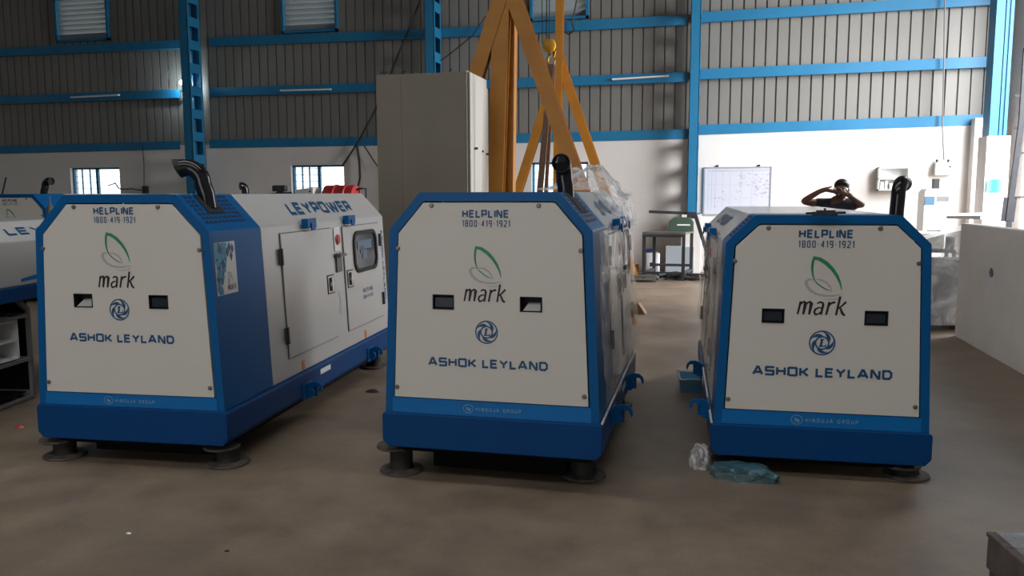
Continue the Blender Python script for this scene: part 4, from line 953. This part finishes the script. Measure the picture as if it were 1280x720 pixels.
MB().box(0, wd, -.12, 0, 0, hh).build('meter_case', 'label', t, bevel=.008)
MB().box(wd*.75, wd*.9, -.128, -.12, hh*.6, hh*.7).build('meter_display', 'dark_steel', t)
for fx in (.1, .75): MB().lathe((wd*fx, -.06, hh), [(.02, 0), (.02, .05)], 8).build('cable_entry', 'dark_steel', t)
YC = 14.6
a, b = at(1156, 236, Y=YC), at(1190, 236, Y=YC); wd = b.x-a.x; hh = a.z
t = empty('test_cabinet', (a.x, YC, 0), label='white floor cabinet with a blue screen under the meter box', cat='cabinet')
q = MB(); q.loft([[(0, 0, 0), (wd, 0, 0), (wd, .45, 0), (0, .45, 0)], [(0, 0, hh-.06), (wd, 0, hh-.06), (wd, .45, hh-.06), (0, .45, hh-.06)], [(.04, .02, hh), (wd-.04, .02, hh), (wd-.04, .43, hh), (.04, .43, hh)]]); q.build('cabinet_body', 'label', t, bevel=.01)
q = MB(); q.box(.01, wd*.38, -.008, 0, hh-.26, hh-.12); q.build('screen', 'lcd', t)
q = MB(); q.box(wd*.48, wd*.9, -.008, 0, hh-.20, hh-.12); q.build('nameplate', 'grey_frame', t)
q = MB(); q.box(wd*.42, wd*.62, .15, .3, hh, hh+.16); q.build('cable_gland', 'dark_steel', t)
q = MB(); q.box(wd*.15, wd*.66, -.03, 0, hh-.70, hh-.66); q.build('drawer_handle', 'dark_steel', t)

# ------------------------------------------------------------------ steel table with green machine
YT = 14.2
a, b = at(803, 290, Y=YT), at(857, 290, Y=YT); wd = b.x-a.x; ht = a.z
t = empty('steel_table', (a.x, YT, 0), label='dark steel welding table at the back wall, right of the middle generator', cat='table')
q = MB(); q.loft([[(0, 0, ht-.04), (wd, 0, ht-.04), (wd+.12, .8, ht-.04), (.12, .8, ht-.04)], [(0, 0, ht), (wd, 0, ht), (wd+.12, .8, ht), (.12, .8, ht)]]); q.build('table_top', 'scrap', t)
for (x, y) in ((.03, .03), (wd-.03, .03), (.15, .75), (wd+.08, .75)): MB().box(x-.028, x+.028, y-.028, y+.028, 0, ht-.04).build('leg', 'dark_steel', t)
for pa_, pb_ in (((.03, .03, .12), (wd-.03, .03, .12)), ((.15, .75, .2), (wd+.08, .75, .2)), ((.03, .03, .12), (.15, .75, .12)), ((wd-.03, .03, .12), (wd+.08, .75, .12)), ((0, 0, ht-.06), (wd, 0, ht-.06))): MB().beam(pa_, pb_, .045, .045).build('brace', 'dark_steel', t)
p = at(851, 284, Y=YT+.4)
g = empty('bench_shear', (p.x, YT+.4, ht), label='green hand shear machine on the steel table below the blue column', cat='machine')
q = MB(); pr = [(-.20, 0), (.22, 0), (.22, .16), (.16, .24), (-.12, .24), (-.19, .18)]
q.loft([[(x, -.09, z) for x, z in pr], [(x, .09, z) for x, z in pr]]); q.build('shear_body', 'machine_green', g, bevel=.01)
q = MB(); q.box(-.06, .16, -.095, -.088, .10, .125); q.build('shear_slot', 'label', g)
q = MB(); q.beam((-.55, 0, .335), (.24, 0, .305), .05, .035, (0, 0, 1)); q.box(.10, .26, -.05, .05, .22, .33); q.build('shear_lever', 'dark_steel', g)
p0, p1 = at(869, 268, Y=14.0), at(893, 345, Y=14.0); q = MB(); q.beam(p0, (p1.x+.02, 14.0, .02), .06, .05)
tag(q.build('leaning_bar', 'dark_steel'), 'dark flat steel bar leaning at the right end of the steel table', 'steel bar')
q = MB(); p = at(822, 332, Y=14.7); q.box(-.0, .5, 0, .03, 0, .52); o = q.build('leaning_sheet', 'louvre_grey'); o.location = (p.x+.10, 15.3, 0); o.rotation_euler = (R(-8), 0, 0); tag(o, 'grey sheet leaning on the wall under the steel table', 'sheet')
p = at(815, 333, Y=15.1); t = empty('water_can', (p.x, 15.15, 0), label='white plastic can with blue cap under the steel table', cat='can')
MB().box(-.13, .13, -.1, .1, 0, .40).build('can_body', 'label', t, bevel=.03); MB().box(-.13, .06, -.04, .04, .42, .47).build('can_handle', 'navy', t, bevel=.01); MB().lathe((-.08, 0, .40), [(.035, 0), (.035, .05)], 12).build('cap', 'navy', t)
MB().box(-.035, .035, -.103, -.1, .16, .23).build('can_label', 'dark_steel', t)
p = at(792, 336, Z=0); q = MB(); q.box(-.08, .08, -.08, .08, 0, .17); o = q.build('cardboard_box', 'cardboard', bevel=.004); o.location = (at(793, 330, Y=15.3).x, 15.3, 0); tag(o, 'small orange cardboard box on the floor left of the steel table', 'box')
rnd = random.Random(21)
for k, (px, ln, ang, lab) in enumerate(((846, .35, .2, 'steel offcut under the right half of the steel table'), (862, .4, -.3, 'bundle of scrap lying right of the table legs'), (835, .45, .9, 'thin offcut leaning between the table legs'), (800, .55, .05, 'flat offcut on the floor in front of the left table leg'), (877, .35, .0, 'square tube offcut beside the leaning bar'))):
    v = at(px, 343, Y=14.35 if k != 3 else 13.9); q = MB()
    for j in range(4):
        dy = rnd.uniform(-.08, .08); z = .02 + .028*j; a_ = ang + rnd.uniform(-.25, .25) if k != 3 else ang
        q.beam((-ln/2*math.cos(a_), dy - ln/2*math.sin(a_), z), (ln/2*math.cos(a_), dy + ln/2*math.sin(a_), z + (.02 if k == 2 else 0)), .05, .026)
    o = q.build('steel_offcut', 'scrap' if k % 2 else 'dark_steel'); o.location = (v.x, v.y, 0); tag(o, lab, 'scrap')
# small floor scraps
for k, (px, py, s, m_, lab) in enumerate(((25, 534, .035, 'red', 'small red scrap on the floor in front of the rack'), (466, 490, .05, 'cable', 'curled black strip on the floor between the left and middle generators'), (161, 667, .012, 'label', 'white paper speck on the floor before the left generator'), (284, 689, .012, 'cable', 'black pebble on the bare floor at lower left'))):
    v = at(px, py, Z=0); q = MB(); rnd = random.Random(k+40)
    q.loft([[(s*math.cos(R(60*j))*(1+.4*rnd.random()), s*.6*math.sin(R(60*j))*(1+.4*rnd.random()), .0) for j in range(6)], [(s*.6*math.cos(R(60*j)), s*.4*math.sin(R(60*j)), s*.35) for j in range(6)]])
    o = q.build('floor_scrap', m_); o.location = (v.x, v.y, .0005); tag(o, lab, 'scrap')

# ------------------------------------------------------------------ low partition, board on it, wrapped stack, crate
q = MB(); q.loft([[(2.43, 9.34, 0), (2.55, 3.6, 0), (2.67, 3.6, 0), (2.55, 9.34, 0)], [(2.43, 9.34, 1.17), (2.55, 3.6, 1.17), (2.67, 3.6, 1.17), (2.55, 9.34, 1.17)]]); struct(q.build('wall_partition', 'plaster_grey', bevel=.004))
v = at(1240, 338, X=2.45); q = MB(); q.poly([(0, .05*math.cos(R(45*j)), .045*math.sin(R(45*j))) for j in range(8)]); o = q.build('paint_spot', 'blue_text'); o.location = (2.444, v.y, v.z-.02); o.rotation_euler = (0, 0, .021); o['kind'] = 'structure'
a = at(1183, 271, Z=1.19); q = MB(); q.loft([[(0, .0, .0), (.30, -.25, 0), (.42, .1, .0), (.14, .38, .0)], [(0, .0, .03), (.30, -.25, .04), (.42, .1, .07), (.14, .38, .05)]])
o = q.build('folded_board', 'paper'); o.location = (a.x-.0, a.y+.0, 1.17); tag(o, 'folded white sheet lying on the end of the low partition wall', 'sheet')
t = empty('wrapped_stack', (2.42, 10.0, 0), .05, label='stack of parts under milky plastic between the right generator and the low partition', cat='wrapped goods')
q = MB(); q.box(-.62, .3, -.28, .38, .05, .10); 
for x in (-.6, -.15, .26): q.box(x-.04, x+.04, -.28, .38, 0, .05)
q.build('pallet', 'scrap', t)
q = MB(); q.box(-.58, -.1, -.2, .3, .10, .42); q.beam((-.5, -.25, .5), (.2, -.25, .30), .06, .05); q.beam((-.1, -.22, .1), (.1, -.22, .65), .05, .05); q.box(-.05, .25, -.15, .3, .1, .75); q.build('packed_parts', 'dark_steel', t)
rnd = random.Random(6); q = MB(); nx, nz = 18, 16
for i in range(nx+1):
    for j in range(nz+1):
        x = -.68 + .98*i/nx; topz = .84 + .30*(i/nx); z = .06 + (topz-.06)*j/nz
        q.v.append(Vector((x, -.34 + .10*(j/nz) + .03*math.sin(7*x+9*z) + rnd.uniform(-.012, .012), z)))
for i in range(nx):
    for j in range(nz): k = i*(nz+1)+j; q.f.append((k, k+nz+1, k+nz+2, k+1))
base = len(q.v)
for i in range(nx+1): x = -.68+.98*i/nx; q.v.append(Vector((x, .42, .80+.3*i/nx)))
for i in range(nx): q.f.append((i*(nz+1)+nz, (i+1)*(nz+1)+nz, base+i+1, base+i))
q.build('plastic_cover', 'film_heavy', t, smooth=60)
a = at(1158, 312, Y=11.6); t = empty('packing_box', (a.x, 11.6, 0), label='pale packed machine on a dark frame behind the wrapped stack', cat='machine')
MB().box(-.2, .22, 0, .4, a.z-.0, a.z+.22).build('machine_top', 'paper', t, bevel=.02)
q = MB(); q.box(-.3, .35, 0, .4, a.z-.04, a.z)
for x in (-.28, .33):
    for y in (.02, .38): q.box(x-.02, x+.02, y-.02, y+.02, 0, a.z)
q.build('machine_frame', 'dark_steel', t)
MB().box(.24, .36, .1, .3, a.z, a.z+.16).build('motor', 'dark_steel', t, bevel=.02)
# crate in the lower right corner
t = empty('timber_crate', (.845, 2.72, 0), .14, label='weathered dark timber crate with plastic-covered top, cropped at the lower right corner', cat='crate')
q = MB()
for (x, y) in ((.03, -.03), (.03, -.55), (.57, -.03), (.57, -.55)): q.box(x-.03, x+.03, y-.03, y+.03, 0, .44)
q.build('corner_posts', 'crate', t)
q = MB()
for (z0, z1) in ((.0, .09), (.13, .27), (.345, .44)):
    q.box(-.012, .0, -.58, 0, z0, z1); q.box(0, .6, 0, .012, z0, z1); q.box(.6, .612, -.58, 0, z0, z1); q.box(0, .6, -.592, -.58, z0, z1)
q.build('side_boards', 'crate', t, bevel=.003)
q = MB()
for k in range(5): q.box(-.012, .612, -.592+.122*k, -.592+.122*k+.116, .44, .455)
q.build('top_boards', 'crate', t, bevel=.003)
q = MB(); rnd = random.Random(2); n = 14
for i in range(n+1):
    for j in range(n+1): q.v.append(Vector((.01+.59*i/n, -.58+.58*j/n, .459 + (rnd.uniform(.0, .010) if 0 < i < n and 0 < j < n else 0))))
for i in range(n):
    for j in range(n): k = i*(n+1)+j; q.f.append((k, k+n+1, k+n+2, k+1))
q.build('plastic_cover', 'film_thin', t, smooth=60)

# ------------------------------------------------------------------ person behind the right generator
PX, PY = at(1047, 245, Y=10.05).x, 10.05
t = empty('person', (PX, PY, 0), label='person in a dark shirt behind the right generator, elbows out and hands at the face', cat='person')
def pl(px, py, dy): v = at(px, py, Y=PY+dy); return (v.x-PX, dy, v.z)
def skin(name, m, verts, edges, radii, root, sub=2, parent=None, flat=None):
    me = bpy.data.meshes.new(name); me.from_pydata(verts, edges, []); o = bpy.data.objects.new(name, me); COL.objects.link(o); o.parent = parent
    o.modifiers.new('skin', 'SKIN').use_smooth_shade = True
    sd = me.skin_vertices[0] if me.skin_vertices else None
    if sd is None:
        bm = bmesh.new(); bm.from_mesh(me); bm.verts.layers.skin.verify(); bm.to_mesh(me); bm.free(); sd = me.skin_vertices[0]
    for k, r_ in enumerate(radii): sd.data[k].radius = r_ if isinstance(r_, tuple) else (r_, r_); sd.data[k].use_root = (k == root)
    s = o.modifiers.new('sub', 'SUBSURF'); s.levels = sub; s.render_levels = sub
    me.materials.append(M[m]); return o
V = []; E = []; Rd = []
def add(p, r_, par=None):
    V.append(tuple(p)); Rd.append(r_); k = len(V)-1
    if par is not None: E.append((par, k))
    return k
pelvis = add((0.02, .0, .90), (.15, .11)); waist = add((.02, 0, 1.05), (.135, .10), pelvis); chest = add((.01, 0, 1.24), (.15, .11), waist)
ubk = add((.01, -.01, 1.34), (.09, .08), chest); neck = add((.02, -.03, 1.43), .052, ubk)
hc = pl(1052, 237, -.07); chin = add((hc[0]-.005, hc[1], hc[2]-.075), (.055, .06), neck); mid = add((hc[0], hc[1]+.015, hc[2]), (.078, .092), chin); crown = add((hc[0]+.005, hc[1]+.025, hc[2]+.07), (.058, .068), mid)
nose = add((hc[0]-.01, hc[1]-.10, hc[2]-.02), .011, mid)
arms = {}
for s in (-1, 1):
    sh = add((.01+s*.17, 0, 1.355), .055, ubk)
    if s < 0: el = pl(1003, 252, -.10); wr = pl(1029, 236.5, -.22); hd = pl(1041, 239, -.20)
    else: el = pl(1079, 256, -.08); wr = pl(1062, 245, -.22); hd = pl(1054, 241, -.22)
    m1 = add(tuple((Vector(V[sh])+Vector(el))/2), .046, sh); e1 = add(el, .038, m1); m2 = add(tuple((Vector(el)*.6+Vector(wr)*.4)), .036, e1); w1 = add(wr, .027, m2); pm = add(hd, (.038, .020), w1)
    d = (Vector(hd)-Vector(wr)).normalized(); upv = Vector((0, 0, 1)); sd = (upv - d*upv.dot(d)).normalized()
    for k in range(4):
        b = Vector(hd) + d*.02 + sd*(.024-.016*k); ln = (.055, .065, .060, .045)[k]
        f1 = add(b + d*.02, .0085, pm); f2 = add(b + d*(.02+ln*.5) + Vector((0, -.006, 0)), .0082, f1); add(b + d*(.02+ln*.9) + Vector((0, .014, 0)), .0065, f2)
    th = Vector(wr)*.5 + Vector(hd)*.5 + sd*.03; t1 = add(th, .010, w1); add(th + d*.035 + sd*.018, .0085, t1)
for s in (-1, 1):
    hp = add((.02+s*.09, 0, .86), .085, pelvis); kn = add((.02+s*.10, -.01, .48), .058, hp); cf_ = add((.02+s*.10, .01, .33), .052, kn); an = add((.02+s*.10, .02, .09), .036, cf_); he = add((.02+s*.10, .01, .045), .038, an); add((.02+s*.11, -.15, .032), (.042, .028), he)
body = skin('body', 'skin', V, E, Rd, pelvis, 2, t)
def sub_skin(name, m, idx, pairs, grow, root):
    mp = {k: n for n, k in enumerate(idx)}
    vs = [V[k] for k in idx]; rs = []
    for k in idx:
        r_ = Rd[k] if isinstance(Rd[k], tuple) else (Rd[k], Rd[k]); rs.append((r_[0]*1.04+grow, r_[1]*1.04+grow))
    return skin(name, m, vs, [(mp[a_], mp[b_]) for a_, b_ in pairs], rs, mp[root], 2, t)
shs = [k for k in range(len(V)) if (ubk, k) in E and k != neck]; ups = [b_ for s_ in shs for (a_, b_) in E if a_ == s_]
sub_skin('shirt', 'shirt', [pelvis, waist, chest, ubk]+shs+ups, [(pelvis, waist), (waist, chest), (chest, ubk)]+[(ubk, s_) for s_ in shs]+list(zip(shs, ups)), .014, pelvis)
hips = [b_ for (a_, b_) in E if a_ == pelvis and b_ != waist]; kns = [b_ for h_ in hips for (a_, b_) in E if a_ == h_]; cfs = [b_ for h_ in kns for (a_, b_) in E if a_ == h_]; ans = [b_ for h_ in cfs for (a_, b_) in E if a_ == h_]
sub_skin('trousers', 'trousers', [pelvis]+hips+kns+cfs+ans, [(pelvis, h_) for h_ in hips]+list(zip(hips, kns))+list(zip(kns, cfs))+list(zip(cfs, ans)), .012, pelvis)
# hair cap, ears, eyes, mouth
def blob(name, m, c, rx, ry, rz, parent, zmin=-1, n=14, cut=None):
    q = MB(); rings = []
    for a_ in range(n+1):
        th = -math.pi/2 + math.pi*a_/n; z = math.sin(th)
        if z < zmin: z = zmin; 
        rr_ = math.sqrt(max(0, 1-z*z))
        rings.append([(c[0]+rx*rr_*math.cos(2*math.pi*j/20), c[1]+ry*rr_*math.sin(2*math.pi*j/20), c[2]+rz*z + (.03*max(0, -math.sin(2*math.pi*j/20)) if z < .2 and cut else 0)) for j in range(20)])
    q.loft(rings); return q.build(name, m, parent, smooth=60)
blob('hair', 'hair', (hc[0]+.004, hc[1]+.03, hc[2]+.045), .083, .098, .078, t, -.35, cut=True)
for s in (-1, 1):
    blob('ear', 'skin', (hc[0]+s*.078, hc[1]+.015, hc[2]-.01), .010, .020, .030, body)
    e1 = blob('eye', 'eye', (hc[0]+s*.030-.006, hc[1]-.068, hc[2]+.012), .013, .010, .008, body); blob('pupil', 'hair', (hc[0]+s*.030-.006, hc[1]-.076, hc[2]+.012), .006, .004, .006, e1)
MB().tube([(hc[0]-.030, hc[1]-.066, hc[2]-.062), (hc[0]-.005, hc[1]-.075, hc[2]-.066), (hc[0]+.020, hc[1]-.066, hc[2]-.062)], [.003, .006, .003], 8).build('mouth', 'hair', body)
